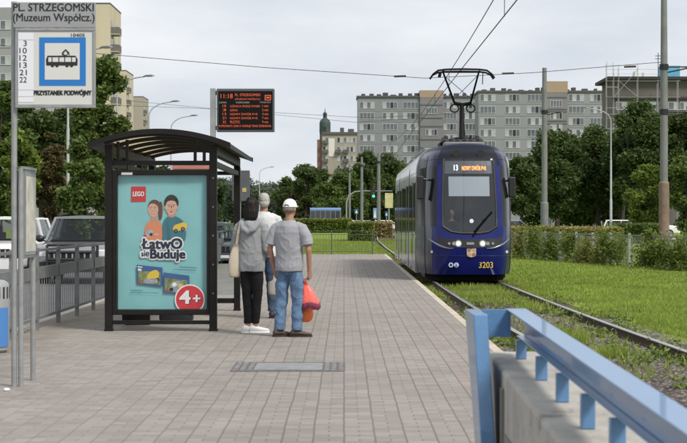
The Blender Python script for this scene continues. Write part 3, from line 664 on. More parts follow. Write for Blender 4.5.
# fence overgrown with climbers, right side of the lawn
FA, FB = Vector((7.0, 78, GZ)), Vector((11.6, 52, GZ))
t = thing('mesh_fence', 'grey wire mesh fence overgrown with climbing plants along the right of the lawn', 'fence', FA); d = FB-FA; nP = 13
for q in range(nP+1):
    p = d*(q/nP); MB().box(p.x-.045, p.x+.045, p.y-.045, p.y+.045, 0, 1.15).build('post', GREYM, t)
m = MB()
for z in (.12, 1.08): m.bar((0,0,z), (d.x,d.y,z), .03, .03)
for q in range(220):
    p = d*(q/219); m.bar((p.x,p.y,.12),(p.x,p.y,1.08),.008,.008)
m.build('mesh_panel', GREYM, t)
rnd = random.Random(3)
labs = ['bushy climber on the mesh fence nearest the tram','yellow flowered climber second along the mesh fence','low green climber with a pale tuft, third from the tram along the mesh fence','wide climber with straw coloured seed heads in the middle of the mesh fence','leafy light green climber right of the straw coloured seed heads','dark trailing climber spilling onto the lawn, middle right of the mesh fence','sparse twiggy climber left of the gap in the mesh fence','tall upright climber just left of the rusty pole','thick climber in front of the rusty pole foot','dense climber at the right edge of the picture']
spec = [(521,.02,1.2,.9,L_YEL),(536,.13,1.15,.9,L_LIGHT),(553,.24,1.0,.8,L_LIGHT),(571,.36,1.1,1.0,L_LIGHT),(588,.46,1.15,1.0,L_YEL),(604,.55,1.2,1.0,L_LIGHT),(617,.64,1.0,1.0,L_LIGHT),(650,.80,1.3,.7,L_LIGHT),(664,.86,1.15,.8,L_LIGHT),(681,.95,1.25,1.1,L_LIGHT)]
for i, ((px, f, h, w, lm), lab) in enumerate(zip(spec, labs)):
    f = ((px-VX)/FPX*78-7)/(4.6+26*(px-VX)/FPX); p = FA+d*f; t = thing('climbing_plant', lab, 'climber', p, 0, 'climbers on the mesh fence'); rng = np.random.default_rng(40+i)
    h *= rng.uniform(.55,1.05); q = []; u = d.xy.normalized()
    for c in range(rng.integers(6, 10)):
        g = rng.normal()*w*.55; hh = h*rng.uniform(.25, 1.0)*(1-.25*abs(g)/w); m_ = rng.integers(130, 300); r_ = rng.uniform(.10, .26)
        e = rng.normal(size=(m_,3))*r_; e[:,0] += u.x*g; e[:,1] += u.y*g-.2*rng.random()*(1-hh/h); e[:,2] += hh; q.append(e)
    q = np.concatenate(q); q[:,2] = np.abs(q[:,2]); n = len(q)
    V, F = leaves(q, .06, rng); npmesh('foliage', V, F, lm, t)
    q = q[(rng.random(n) < .16) & (q[:,2] > h*.55)]; q[:,2] += .05; V, F = leaves(q, .05, rng); npmesh('blossoms', V, F, L_YEL, t)
    s_ = MB()
    for r in range(9): s_.tube([(rng.normal()*.2,rng.normal()*.3,0),(rng.normal()*.25,rng.normal()*.4,h*.5),(rng.normal()*.35,rng.normal()*.6,h*.95)],[.012,.009,.004],4)
    s_.build('stem', mat('stem_brown', (.10,.08,.04), .9), t)

# ------------------------------------------------------------------ poles, lamps, wires, signals
LAMPM = mat('lamp_head', (.10,.10,.105), .4)
def street_lamp(label, x, Y, h=9.6, arm=1.5, dirs=(1,), group='street lamps along the road', z0=-.03, r=.075, plate=False):
    t = thing('street_lamp', label, 'street lamp', (x, Y, z0), 0, group)
    MB().tube([(0,0,0),(0,0,h*.3),(0,0,h*.305),(0,0,h*.6),(0,0,h*.605),(0,0,h-1)], [r*1.35,r*1.35,r,r,r*.75,r*.6], 10).cyl((0,0,0), .16, .25, 10).build('pole', POLEM, t, smooth=30)
    for d in dirs:
        MB().tube([(0,0,h-1.05)]+[(d*arm*(1-math.cos(a)), 0, h-1+.95*math.sin(a)) for a in [R(90)*q/8 for q in range(1, 8)]]+[(d*arm*1.05,0,h-.02)], .04, 8).build('arm', POLEM, t, smooth=40)
        m = MB(); m.loft([[(d*(arm*1.0+u), y*w, h-.03+.05*u+z*w) for y, z in ((-.12,0),(.12,0),(.09,.09),(-.09,.09))] for u, w in ((0,.5),(.15,1),(.5,1),(.62,.5))])
        hd = m.build('lamp_head', LAMPM, t, smooth=30)
        MB().box(d*(arm+.15)-.0, d*(arm+.5), -.08, .08, h-.035, h-.028).build('lens', mat('lamp_lens', (.5,.5,.48), .2), hd) if d > 0 else None
    if plate:
        MB().box(-.05,.3,-.12,-.10,1.65,2.5).build('sign_plate', GREYM, t); MB().box(-.28,.06,-.13,-.11,1.75,2.3).build('sign_plate', mat('dull_plate',(.2,.22,.2)), t)
    return t
street_lamp('grey stepped lamp post with small plates, standing directly below the stop sign panel', X(68,85), 85, plate=True)
street_lamp('curved grey street lamp, leftmost above the shelter roof, against the beige towers', X(117,102), 102)
street_lamp('curved grey street lamp, middle one of the three above the shelter roof', X(149,124), 124)
street_lamp('curved grey street lamp, rightmost and smallest of the three above the shelter roof', X(171,141), 141)
street_lamp('distant thin lamp post left of the white haired man', X(259.5,260), 260, h=9)
street_lamp('curved grey street lamp bending left in front of the right tree belt', X(611,138), 138, h=10, arm=1.6, dirs=(-1,), group='street lamps on the right')
street_lamp('thin street lamp close behind the green catenary pole', X(550,178), 178, h=10, arm=1.4, dirs=(1,), group='street lamps on the right')
GP = mat('catenary_green_grey', (.165,.172,.165), .6, 0, .15, 2)
RUSTP = mat('rusty_brown', (.20,.14,.105), .85, 0, .25, 4)
def pole(label, x, Y, h, r, sleeve=None, brackets=(), group=None, sm=None):
    t = thing('catenary_pole', label, 'catenary pole', (x, Y, GZ), 0, group)
    MB().tube([(0,0,0),(0,0,h*.55),(0,0,h)], [r,r*.95,r*.72], 12).build('pole', GP, t, smooth=30)
    if sleeve: MB().tube([(0,0,0),(0,0,sleeve),(0,0,sleeve+.05)], [r*1.32,r*1.3,r*1.05], 12).build('sleeve', sm or GP, t, smooth=30)
    for z, L_ in brackets:
        MB().tube([(0,0,z-.7*abs(L_)*.3),(L_,0,z)], .03, 6).tube([(0,0,z),(L_*1.05,0,z)], .03, 6).cyl((0,0,z-.1), r*1.15, .2, 10).build('bracket', WIREM, t)
        MB().tube([(L_*.8,0,z),(L_*.98,0,z)], .06, 8).build('insulator', mat('insulator_brown', (.05,.03,.025), .3), t)
    return t
pole('tall green grey catenary pole standing to the right of the tram', X(544.5,100), 100, Z(68,100)-GZ, .17, Z(203,100)-GZ, ((Z(112,100)-GZ, .9),))
pole('tall catenary pole with a rusty brown lower half at the right edge', X(664,67), 67, 9.6+Z(0,67)-GZ-8.6, .15, Z(183,67)-GZ, ((Z(67,67)-GZ, 1.1),(Z(112,67)-GZ, 1.0)), sm=RUSTP)
for i, (px, top, r, lab) in enumerate([(304.6,182,.12,'left of the distant blue tram'),(317.8,188,.12,'above the distant blue tram, thin'),(327,176,.16,'above the distant blue tram, thick'),(338.6,170,.19,'at the right end of the distant blue tram'),
        (349.6,163,.15,'beside the foot of the traffic light arm'),(361.8,156,.17,'halfway along the traffic light arm'),(366.8,176,.11,'just left of the green light, thin'),(378.7,152,.2,'just right of the green light, thick')]):
    s_ = (VY-top)/8.2; Y = FPX/s_
    pole('catenary pole in the distance, ' + lab, X(px, Y), Y, 9.7, r*1.2, None, ((8.6, (1 if i % 2 else -1)*2.2),), 'catenary poles at the distant junction')
def wire(name, label, pts, r, group=None, droppers=None):
    t = tag(MB().tube(pts, r, 5).build(name, WIREM), label, 'wire', group); return t
LW = lambda y: CLs(y) if y < 100 else CLs(y)
zc = 5.30
tag(MB().tube([(3.05,6,zc+.02),(3.03,24,zc),(2.98,45,zc-.02),(3.0,80,zc),(3.05,120,zc),(4.1,180,zc),(7.5,260,zc)], .012, 5).build('contact_wire', WIREM), 'lower overhead contact wire running down to the pantograph', 'wire', 'overhead tram wires')
t = thing('messenger_wire', 'upper overhead carrier wire with droppers, left of the contact wire in the sky', 'wire', (0,0,0), 0, 'overhead tram wires')
cat = lambda y: 5.62 + .85*((y-67)/50)**2 if y < 117 else 6.47 - .5*math.sin((y-117)/50*math.pi)
MB().tube([(3.04, y, cat(y)) for y in range(8, 168, 4)], .011, 5).build('strand', WIREM, t)
for y in (22, 29.5, 34, 52, 60, 70, 80): MB().tube([(3.035,y,cat(y)),(3.03,y,zc)], .007, 4).build('dropper', WIREM, t)
Ysp = 67
a = Vector((-16, Ysp, 8.2)); b = Vector((3.0, Ysp, 6.72)); c = Vector((X(664,Ysp), Ysp, Z(62,Ysp)))
t = thing('span_wire', 'thin span wire crossing the whole sky above the tram to the rusty pole', 'wire', (0,0,0), 0, 'overhead tram wires')
MB().tube([a, (-9,Ysp,7.62), (-3,Ysp,7.12), b, (7,Ysp,6.92), c], .011, 5).build('strand', WIREM, t)
for px in (400, 508, 630): 
    x = X(px, Ysp); z = 6.72 + (.0 if x < 3 else (x-3)*.055) + (max(0, 3-x)*.07)
    MB().tube([(x-.22,Ysp,z),(x+.22,Ysp,z+.015)], .04, 6).build('insulator', MATS['insulator_brown'], t)
for i, (px, top, r, lab) in enumerate([(322.5,186,.09,'thin, over the middle of the distant tram'),(333,181,.10,'thin, between the thick poles at the distant tram'),(344.6,178,.10,'thin, left of the traffic light foot'),(353,180,.09,'thin, right of the traffic light foot'),(371.5,184,.09,'thin, just left of the green light housing'),(299.5,190,.09,'thinnest, just right of the man in the cap')]):
    Y = FPX/((VY-top)/8.2); pole('catenary pole in the distance, ' + lab, X(px, Y), Y, 9.7, r*1.2, None, ((8.6, (1 if i % 2 else -1)*1.6),), 'catenary poles at the distant junction')
wire('span_wire', 'faint span wire low in the sky left of the green dome', [(-40,330,23.2),(2,330,19.2),(14,330,20)], .03, 'overhead tram wires')
wire('span_wire', 'faint span wire low above the shelter roof', [(-32,150,11.4),(-12,150,10.7),(2,150,9.9),(12,150,10.4)], .014, 'overhead tram wires')
# traffic light
Y = 257; k = Y/FPX
t = thing('traffic_light', 'traffic light showing green on a curved arm over the distant road', 'traffic light', (X(346.5,Y), Y, GZ)); z = Z(191,Y)-GZ
MB().tube([(0,0,0),(0,0,z-1.6),(.35,0,z-.6),(1.2,0,z-.1),(2.4,0,z),(46*k,0,z)], [.13,.11,.1,.09,.08,.06], 8).build('arm', mat('signal_pole',(.25,.26,.26),.5), t, smooth=40)
hd = MB().box(25*k, 29*k, -.3, -.05, z-1.05, z+.5).build('signal_head', BLK, t, bevel=.03)
for q, (zz, mm) in enumerate(((z+.18, mat('signal_off_red',(.06,.01,.01))),(z-.28, mat('signal_off_amber',(.06,.04,.01))),(z-.74, mat('signal_green',(.02,.4,.25),emit=(.05,1,.6),es=1.6)))):
    MB().disc((27*k,-.305,zz), .19).build('lens', mm, hd)
Y = 235; k = Y/FPX
t = thing('advertising_panel', 'yellow and white advertising panel on a post left of the tram', 'advert panel', (X(389,Y), Y, GZ))
MB().box(-.08,.08,-.05,.05,0,Z(208,Y)-GZ).build('post', GALV, t); MB().box(-4*k,4*k,-.12,.12,Z(208,Y)-GZ,Z(193,Y)-GZ).build('panel', mat('panel_yellow',(.50,.47,.24),.5,0,.3,1.3), t)
def roadsign(label, px, py0, py1, w, Y, m, pic=None):
    k = Y/FPX; t = thing('road_sign', label, 'road sign', (X(px,Y), Y, GZ), 0, 'small signs at the distant junction')
    MB().cyl((0,0,0), .05, Z(py0,Y)-GZ, 8).build('post', GALV, t); MB().box(-w*k/2,w*k/2,-.06,-.02,Z(py1,Y)-GZ,Z(py0,Y)-GZ).build('plate', m, t)
    MB().plate([(-w*k*.3,Z(py1-1,Y)-GZ),(w*k*.3,Z(py1-1,Y)-GZ),(0,Z(py0+1,Y)-GZ)], -.07, .008).build('symbol', WHITE, t)
roadsign('blue square road sign with a white triangle between the distant poles', 356.5, 209, 214, 4, 240, mat('dull_blue',(.03,.09,.24)))
roadsign('blue square road sign close to the tram side, below the yellow panel', 386.5, 211.5, 216.5, 3, 240, MATS['dull_blue'])
roadsign('tall pale blue and white sign right of the traffic light', 375, 208, 218.5, 3.6, 230, mat('pale_blue',(.16,.27,.45)))
# the distant tram
Y = 262; k = Y/FPX
t = thing('distant_tram', 'distant tram with a grey flank and pale blue roof crossing behind the hedge', 'tram', (X(326,Y), Y, GZ), R(0))
z0, z1 = .25, Z(207,Y)-GZ
MB().box(-16*k, 15*k, 0, 2.4, z0, z1-.4).build('body', mat('tram_grey',(.12,.135,.165),.4,0,.25,1), t, bevel=.08)
MB().loft([[(-16*k,0,z1-.398),(-16*k,2.4,z1-.398),(-16*k,1.9,z1-.1),(-16*k,.5,z1-.1)],[(15*k,0,z1-.398),(15*k,2.4,z1-.398),(15*k,1.9,z1-.1),(15*k,.5,z1-.1)]]).build('roof', mat('roof_blue',(.11,.22,.42),.45), t)
for q in range(6): MB().box(-15*k+q*5*k, -11*k+q*5*k, -.02, -.002, .95, z1-.6).build('window', GLASSD, t)
# small dark road sign seen from behind, with a thin post
Y = 35; k = Y/FPX
t = thing('road_sign', 'dark grey back of a rectangular sign on a thin post, left of the woman', 'road sign', (X(239.5,Y), Y, 0))
MB().cyl((0,0,0), .028, Z(168,Y), 10).build('post', GALV, t)
MB().box(-7.5*k, 10.5*k, -.045, -.03, Z(201,Y), Z(170.5,Y)).build('plate', mat('sign_back',(.085,.09,.10),.6,0,.15,3), t, bevel=.006)
MB().box(3*k, 7*k, -.05, -.046, Z(192,Y), Z(188,Y)).build('sticker', mat('sticker_yellow',(.45,.36,.10),.6), t)

# ------------------------------------------------------------------ cars
TYRE = mat('tyre', (.014,.014,.014), .9); RIM = mat('rim', (.35,.35,.36), .3, .8); CARGL = mat('car_glass', (.010,.013,.016), .05, spec=.35)
CARTR = glassmat('car_glass_clear', (.52,.56,.56), .03, 1.5); CHR = mat('chrome', (.6,.6,.6), .15, 1); LENS = mat('headlamp_lens', (.75,.77,.8), .08, .2, spec=1)
def rrect(hw, z0, z1, r, n=4):
    pts = []
    for cx, cz, a0 in ((hw-r, z1-r, 0), (-hw+r, z1-r, 90), (-hw+r, z0+r, 180), (hw-r, z0+r, 270)):
        for q in range(n+1): a = R(a0+90*q/n); pts.append((cx+r*math.cos(a), cz+r*math.sin(a)))
    return pts
def car(label, x, Y, pm, h=1.75, rz=0, grille=BLK, low=None, bullbar=False, z0=-.14, group=None, hw=.92, name='parked_car'):
    t = thing(name, label, 'car', (x, Y, z0), rz, group); s = h/1.75; b0 = .98*s
    st = [(-2.25,.80,.42,.80),(-2.2,.87,.34,.90),(-2.0,.91,.30,.965),(-1.4,.92,.27,1.0),(-.95,.92,.27,1.05),(.5,.92,.27,1.08),(1.9,.92,.27,1.08),(2.2,.89,.32,1.05),(2.28,.84,.42,.9)]
    MB().loft([[(px*hw/.92, y, pz) for px, pz in rrect(w, a*s, b*s, .12)] for y, w, a, b in st]).build('body', pm, t, smooth=50)
    zt = h-.04; zb = 1.055*s
    def P(y, w, z): return [(-w,y,z),(w,y,z)]
    # cabin: glass block, roof and pillars
    gl = MB(); A = [(-.84,-1.0,zb),(.84,-1.0,zb),(.66,-.28,zt-.06),(-.66,-.28,zt-.06)]; Bk = [(-.84,2.12,zb),(.84,2.12,zb),(.68,1.85,zt-.06),(-.68,1.85,zt-.06)]
    gl.loft([A, Bk], False).build('side_glass', CARTR, t)
    MB().box(-.78,.78,-.72,2.0,zb-.04,zb+.02).box(-.7,.7,-.9,-.6,zb-.02,zb+.05).build('dashboard', BLK, t)
    for sx in (-.38,.38):
        MB().box(sx-.22,sx+.22,.35,.5,zb-.03,zb+.22).box(sx-.12,sx+.12,.37,.47,zb+.23,zb+.40).build('seat', mat('seat_grey',(.06,.06,.065),.9), t, bevel=.03)
    MB().quad((-.76,-.985,zb+.03),(.76,-.985,zb+.03),(.62,-.335,zt-.09),(-.62,-.335,zt-.09)).build('windscreen', CARTR, t).location = (0,-.012,.006)
    MB().loft([[(px, y, zt-.075+dz) for px, dz in ((-w,0),(-w+.05,.055),(0,.09),(w-.05,.055),(w,0))] for y, w in ((-.36,.64),(-.2,.69),(1.8,.70),(1.95,.64))], True).build('roof', pm, t, smooth=60)
    for sx in (-1,1):
        for a_, b_, w_, h_ in (((sx*.83,-1.0,zb),(sx*.66,-.28,zt-.05),.07,.06),((sx*.85,.55,zb),(sx*.69,.6,zt-.05),.09,.05),((sx*.84,2.1,zb),(sx*.68,1.85,zt-.05),.12,.08)): MB().bar(a_, b_, w_, h_).build('pillar', pm, t)
    MB().box(-.56,.56,-2.285,-2.2,.60*s,.84*s).build('grille', grille, t, bevel=.02)
    for q in range(7): MB().box(-.48+q*.15,-.44+q*.15,-2.295,-2.286,.62*s,.82*s).build('grille_bar', CHR if grille is BLK else BLK, t)
    MB().loft([[(px*1.02*hw/.92,y,pz) for px, pz in rrect(.86, .30*s, .56*s, .06)] for y in (-2.34,-2.18)]).build('bumper', low or pm, t, smooth=50)
    for sx in (-1,1):
        MB().box(sx*.72-.13,sx*.72+.13,-2.275,-2.15,.68*s,.86*s).build('headlight', LENS, t, bevel=.03)
        MB().cyl((sx*.62,-2.345,.42*s), .06, .001, 12).build('fog_lamp', LENS, t)
        mm = MB(); mm.ell((sx*1.02,-.72,1.12*s),.11,.07,.09,8); mm.bar((sx*.86,-.72,1.06*s),(sx*.98,-.72,1.09*s),.05,.05); mm.build('mirror', BLK, t, smooth=50)
        for y in (-1.42, 1.42):
            w = MB(); w.tube([(sx*.93,y,.36),(sx*.70,y,.36)], .36, 20).build('wheel', TYRE, t, smooth=40)
            MB().tube([(sx*.94,y,.36),(sx*.92,y,.36)], .21, 16).build('rim', RIM, t.children[-1], smooth=40)
    MB().box(-.26,.26,-2.352,-2.341,.38*s,.49*s).build('licence_plate', WHITE, t)
    if bullbar:
        m = MB()
        for z in (.62,.80,.98): m.tube([(-.62,-2.42,z*s),(.62,-2.42,z*s)], .035, 8)
        for sx in (-1,1): m.tube([(sx*.62,-2.42,.98*s),(sx*.62,-2.44,.4*s),(sx*.6,-2.3,.35*s)], .035, 8)
        m.build('bull_bar', BLK, t, smooth=40)
        m = MB()
        for sx in (-1,1): m.bar((sx*.6,-.2,zt+.06),(sx*.6,1.7,zt+.06),.04,.04)
        m.build('roof_rail', BLK, t)
    return t
SILV = mat('silver_paint', (.27,.28,.29), .3, .55, .05, 3, coat=.8); WCAR = mat('white_car_paint', (.72,.72,.71), .3, 0, .03, 2, coat=.8); DKCAR = mat('dark_car_paint', (.02,.024,.03), .25, .2, coat=1)
car('silver off road car with black bull bar, just left of the shelter', X(83,47), 47, SILV, 1.74, R(2), bullbar=True, low=BLK)
car('white off road car with a black grille, at the left edge behind the timetable case', X(8,50), 50, WCAR, 1.72, R(-2), low=WCAR)
car('small dark car between the two big cars on the road, partly hidden', X(55,82), 82, DKCAR, 1.5)
car('dark grey car further up the road, seen past the right end of the shelter', X(226,62), 62, mat('grey_car_paint', (.12,.125,.13), .3, .4, coat=.8), 1.5, z0=-.14)
car('pale car seen through the shelter, furthest up the road', X(213,98), 98, SILV, 1.5)
for px, Y, m, lab in ((358,250,WCAR,'tiny white car at the distant junction below the blue sign'),(368,248,SILV,'tiny silver car at the distant junction left of the pale sign'),(389,246,WCAR,'tiny white car at the distant junction beside the tram')):
    car(lab, X(px,Y), Y, m, 1.5, R(90), z0=GZ, group='cars at the distant junction')
car('parked white car in the shade under the right tree belt', X(628,160), 160, WCAR, 1.6, R(80), z0=GZ, group='cars under the right trees')
car('parked pale car just right of the tram, under the trees', X(517,150), 150, SILV, 1.6, R(85), z0=GZ, group='cars under the right trees')
car('parked silver car between the trunks left of the rusty pole', X(652,162), 162, WCAR, 1.9, R(90), z0=GZ, group='cars under the right trees')

# ------------------------------------------------------------------ roadside railing and end railing
FX = -4.08; RAILM = mat('railing_grey', (.185,.19,.19), .55, .2, .15, 6)
t = thing('roadside_railing', 'long grey railing with a solid top band between the pavement and the road', 'railing', (FX, 14.9, 0)); y0 = 14.9
for q in range(31):
    y = q*1.8
    MB().box(-.028,.028,y-.028,y+.028,-.02,1.10).build('post', RAILM, t)
    if q == 30: break
    m = MB(); m.box(-.025,.025,y+.04,y+1.76,1.045,1.08).box(-.012,.012,y+.04,y+1.76,.68,.84).box(-.02,.02,y+.04,y+1.76,.14,.18)
    for j in range(1, 9): m.box(-.006,.006,y+.04+j*.191-.007,y+.04+j*.191+.007,.181,.679)
    m.build('infill', RAILM, t)
t = thing('end_railing', 'thin dark railing across the far end of the platform in front of the lawn', 'railing', (0, PEND-.15, 0))
m = MB(); x0, x1 = -4.0, X(373,PEND)
for z in (.98,.12,.84): m.bar((x0,0,z),(x1,0,z),.022,.026)
x = x0
while x < x1: m.bar((x,0,.13),(x,0,.83),.014,.014); x += .125
m.build('infill', mat('end_rail_dark',(.07,.085,.065),.6), t)
for px in (290,331.5,372.5): MB().box(X(px,PEND)-.025,X(px,PEND)+.025,-.025,.025,0,1.02).build('post', MATS['end_rail_dark'], t)

# ------------------------------------------------------------------ blue guard rail and concrete wall in the foreground
wl = MB(); wl.loft([[(.735,9.25,0.001),(1.06,9.25,0.001),(1.06,9.25,.80),(.735,9.25,.80)],[(.735,2.2,0.001),(1.06,2.2,0.001),(1.06,2.2,.62),(.735,2.2,.62)]])
chips(mat('old_concrete', (.38,.36,.325), .9, 0, .2, 3.5, .5, 35), (.10,.095,.08), 2.2, .60, .55)
w = thing('concrete_wall', 'low weathered concrete wall carrying the blue guard rail in the near right corner', 'wall', (0,0,0))
wl.build('wall_body', mat('old_concrete', (.33,.315,.285), .9, 0, .2, 3.5, .5, 35), w, bevel=.015)
m = MB(); m.box(.728,.734,2.3,8.2,.05,.5).box(.72,.734,8.25,8.32,.0015,.70); m.build('joint_strip', mat('joint_dark', (.20,.19,.17), .9, 0, .2, 5), w)
BLUEP = mat('blue_railing_paint', (.095,.215,.40), .34, 0, .12, 7, .08, 60, coat=.5); chips(BLUEP, (.10,.055,.03), 16, .70); chips(BLUEP, (.30,.38,.48), 5, .66, .4)
g = thing('guard_rail', 'bright blue painted steel guard rail with short feet on the concrete wall', 'guard rail', (0,0,0))
def top(Y): return 1.03-.013*(9.0-Y)
m = MB(); ya, yb = 9.05, 2.4
m.loft([[(.815,y,top(y)-.008),(.915,y,top(y)-.008),(.915,y,top(y)),(.815,y,top(y))] for y in (ya,yb)])
m.loft([[(.905,y,top(y)-.135),(.914,y,top(y)-.135),(.914,y,top(y)-.0082),(.905,y,top(y)-.0082)] for y in (ya,yb)])
m.loft([[(.868,y,top(y)-.142),(.914,y,top(y)-.142),(.914,y,top(y)-.1352),(.868,y,top(y)-.1352)] for y in (ya,yb)])
m.build('beam', BLUEP, g, bevel=.003)
for Yp in (8.87,7.96,7.2,6.45,5.75,5.05,4.3,3.6): 
    zb = .80-.0255*(9.25-Yp); MB().box(.848,.898,Yp-.022,Yp+.022,zb+.001,top(Yp)-.143).build('foot', BLUEP, g, bevel=.003)
MB().box(.69,.834,9.0,9.01,top(9)-.14,top(9)-.001).build('end_plate', BLUEP, g, bevel=.002)
m = MB()
m.loft([[(.605+dx,9.02,1.03),(.605+dx,8.42,1.035),(.63+dx,8.33,.5),(.655+dx,8.3,.002),(.655+dx,8.62,.002),(.63+dx,8.78,.5)] for dx in (0,.066)])
m.build('end_post', BLUEP, g, bevel=.006)
MB().box(.64,.74,8.3,8.75,.0015,.012).build('base_plate', BLUEP, g)

# drain cover in the paving
dx0, dx1, dy0, dy1 = X(233,18), X(345,18), 17.45, 18.6
t = thing('drain_cover', 'flat rectangular drain cover with a pale middle plate set in the block paving', 'drain cover', ((dx0+dx1)/2, (dy0+dy1)/2, 0)); a, b2 = (dx1-dx0)/2, (dy1-dy0)/2
MB().box(-a,a,-b2,b2,.0005,.004).build('frame', mat('cast_iron', (.105,.103,.10), .75, 0, .5, 14), t)
MB().box(-a*.60,a*.60,-b2*.72,b2*.72,.0042,.008).build('cover_plate', mat('steel_plate', (.25,.25,.25), .6, .2, .25, 7), t)
for sx in (-1,1):
    m = MB()
    for q in range(6):
        for j in range(3): m.box(sx*a*.8-.09+j*.07, sx*a*.8-.045+j*.07, -b2*.85+q*b2*.29, -b2*.85+q*b2*.29+.12, .0043, .008)
    m.build('cobble', mat('cobble_pale', (.20,.195,.19), .8, 0, .3, 9), t)

# ------------------------------------------------------------------ tram
TY = 42.86; TX = X(470.3, TY); TZ = -.10; TK = TY/FPX
NAVY = mat('tram_navy', (.005,.010,.115), .25, .0, .15, 1.2, coat=.2, spec=.28)
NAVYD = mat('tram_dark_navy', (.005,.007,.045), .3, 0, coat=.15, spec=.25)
ANTH = mat('tram_anthracite', (.035,.036,.042), .3, .2, coat=.6)
SILVT = mat('tram_silver', (.30,.31,.325), .3, .35, .10, 2, coat=.5)
TGLASS = glassmat('tram_glass', (.78,.80,.82), .03, 1.75)
TSIDEGL = mat('tram_side_glass', (.012,.014,.017), .06, 0, spec=.5); CABGL = mat('tram_cab_glass', (.010,.012,.014), .15, 0, spec=.22)
tram = thing('tram', 'dark blue tram numbered 3203 with lit headlights arriving at the platform', 'tram', (TX, TY, TZ))
def tz(py): return Z(py, TY)-TZ
def txx(px): return (px-470.3)*TK
HP = [(0,0),(.22,.005),(.44,.02),(.64,.07),(.78,.15),(.90,.34),(.98,.62),(1.04,.95),(1.11,1.5),(1.165,2.1),(1.2,2.7)]
ROWS = [.25,.46,.70,.90,1.10,1.24,1.6,2.0,2.45,2.88,3.05,3.16,3.30]
RAKE = [.16,.08,.03,0,.03,.07,.16,.28,.42,.56,.63,.72,.95]
def sp(i, j):          # column i (-10..10), row j -> point on the nose shell
    s = 1 if i >= 0 else -1; x, y = HP[abs(i)]; z = ROWS[j]
    f = max(0, 1-y/2.7); xs = 1 - (.0 if j < 8 else (.03,.05,.075,.10,.17)[min(j-8,4)])
    if j < 2: xs *= .965 if j == 0 else .99
    if j == 5: z += .16*(min(1, abs(x)/.64))**4*(1 if abs(i) <= 4 else 1)
    if j in (3,4): z += .05*min(1, (abs(x)/.9))**3 + (.10*min(1,max(0,(abs(x)-.64)/.4)) if j == 4 else .07*min(1,max(0,(abs(x)-.64)/.4)))
    if j == 12: z -= .05*(abs(x)/1.2)**2
    if j >= 9: z -= (.10 if j < 12 else .05)*max(0,(abs(x)-.3))**2*.6
    return Vector((s*x*xs, y+RAKE[j]*f, z))
regs = {}
for j in range(len(ROWS)-1):
    for i in range(-10, 10):
        c = min(abs(i), abs(i+1))
        if 5 <= j <= 9 and c < 3: r = 'windscreen'
        elif 5 <= j <= 8 and c in (4,5): r = 'corner_window'
        elif 5 <= j <= 8 and c in (7,8): r = 'cab_side_window'
        elif j == 3 and c < 4: r = 'light_bar'
        elif j >= 10 and c < 4: r = 'fascia'
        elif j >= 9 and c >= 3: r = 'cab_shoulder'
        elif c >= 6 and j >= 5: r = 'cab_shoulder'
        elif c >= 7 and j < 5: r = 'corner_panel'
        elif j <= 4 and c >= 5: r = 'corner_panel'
        else: r = 'cab_body'
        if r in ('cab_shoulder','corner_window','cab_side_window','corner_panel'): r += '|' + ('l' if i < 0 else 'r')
        regs.setdefault(r, []).append((i, j))
for r, cells in regs.items():
    m = MB(); idx = {}
    for i, j in cells:
        f = []
        for a, b2 in ((i,j),(i+1,j),(i+1,j+1),(i,j+1)):
            if (a,b2) not in idx: idx[(a,b2)] = len(m.v); m.v.append(tuple(sp(a,b2)))
            f.append(idx[(a,b2)])
        m.f.append(tuple(f)); m.m.append(0)
    nm = r.split('|')[0]
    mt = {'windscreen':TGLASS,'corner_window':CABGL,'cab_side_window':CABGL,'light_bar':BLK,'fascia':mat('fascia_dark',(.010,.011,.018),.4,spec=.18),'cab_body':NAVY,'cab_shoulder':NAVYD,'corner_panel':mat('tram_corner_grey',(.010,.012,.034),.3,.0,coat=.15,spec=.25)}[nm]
    o = m.build(nm, mt, tram, smooth=50, fix=False)
    if nm != 'windscreen':
        sd_ = o.modifiers.new('sub', 'SUBSURF'); sd_.levels = sd_.render_levels = 1; sd_.subdivision_type = 'SIMPLE'
# nose roof
m = MB(); rr_ = []
for sc_, z, dy in ((1,None,0),(.86,3.38,.15),(.5,3.43,.5),(.0,3.45,.9)):
    row = []
    for i in range(-10, 11):
        p = sp(i, 12)
        if z: p = Vector((p.x*sc_, p.y+dy*max(0,1-p.y/2.7), z-.04*(p.x*sc_)**2))
        row.append(p)
    rr_.append(row)
m.loft(rr_, False, 0, closed=False); m.build('cab_roof', mat('cab_roof_dark',(.010,.012,.025),.45,spec=.15), tram, smooth=50)
# cabin interior behind the windscreen: floor, desk, bulkhead
CAB = mat('cab_interior', (.20,.205,.215), .7)
MB().box(-.95,.95,1.9,1.95,.5,3.1).box(-.8,.8,.35,.9,.95,1.12).box(-.9,.9,.6,1.9,.45,.5).build('cab_interior', CAB, tram)
sm_ = MB()
for j_, cols in ((2,range(-8,9)),(10,range(-8,9))): sm_.tube([sp(i,j_)+Vector((0,-.004,0)) for i in cols], .006, 5)
for i_ in (-7,7): sm_.tube([sp(i_,j)+Vector((math.copysign(.004,i_),0,0)) for j in range(0,12)], .006, 5)
sm_.build('panel_joint', BLK, tram)
fb_ = MB()
fb_.tube([sp(i,5)+Vector((0,-.004,0)) for i in range(-3,4)], .03, 6).tube([sp(-3,j)+Vector((0,-.004,0)) for j in range(5,11)], .026, 6).tube([sp(3,j)+Vector((0,-.004,0)) for j in range(5,11)], .026, 6)
fb_.build('windscreen_seal', BLK, tram)
MB().box(-.6,-.15,1.6,1.85,.9,1.75).build('driver_seat', mat('seat_blue',(.05,.06,.12),.8), tram, bevel=.05)
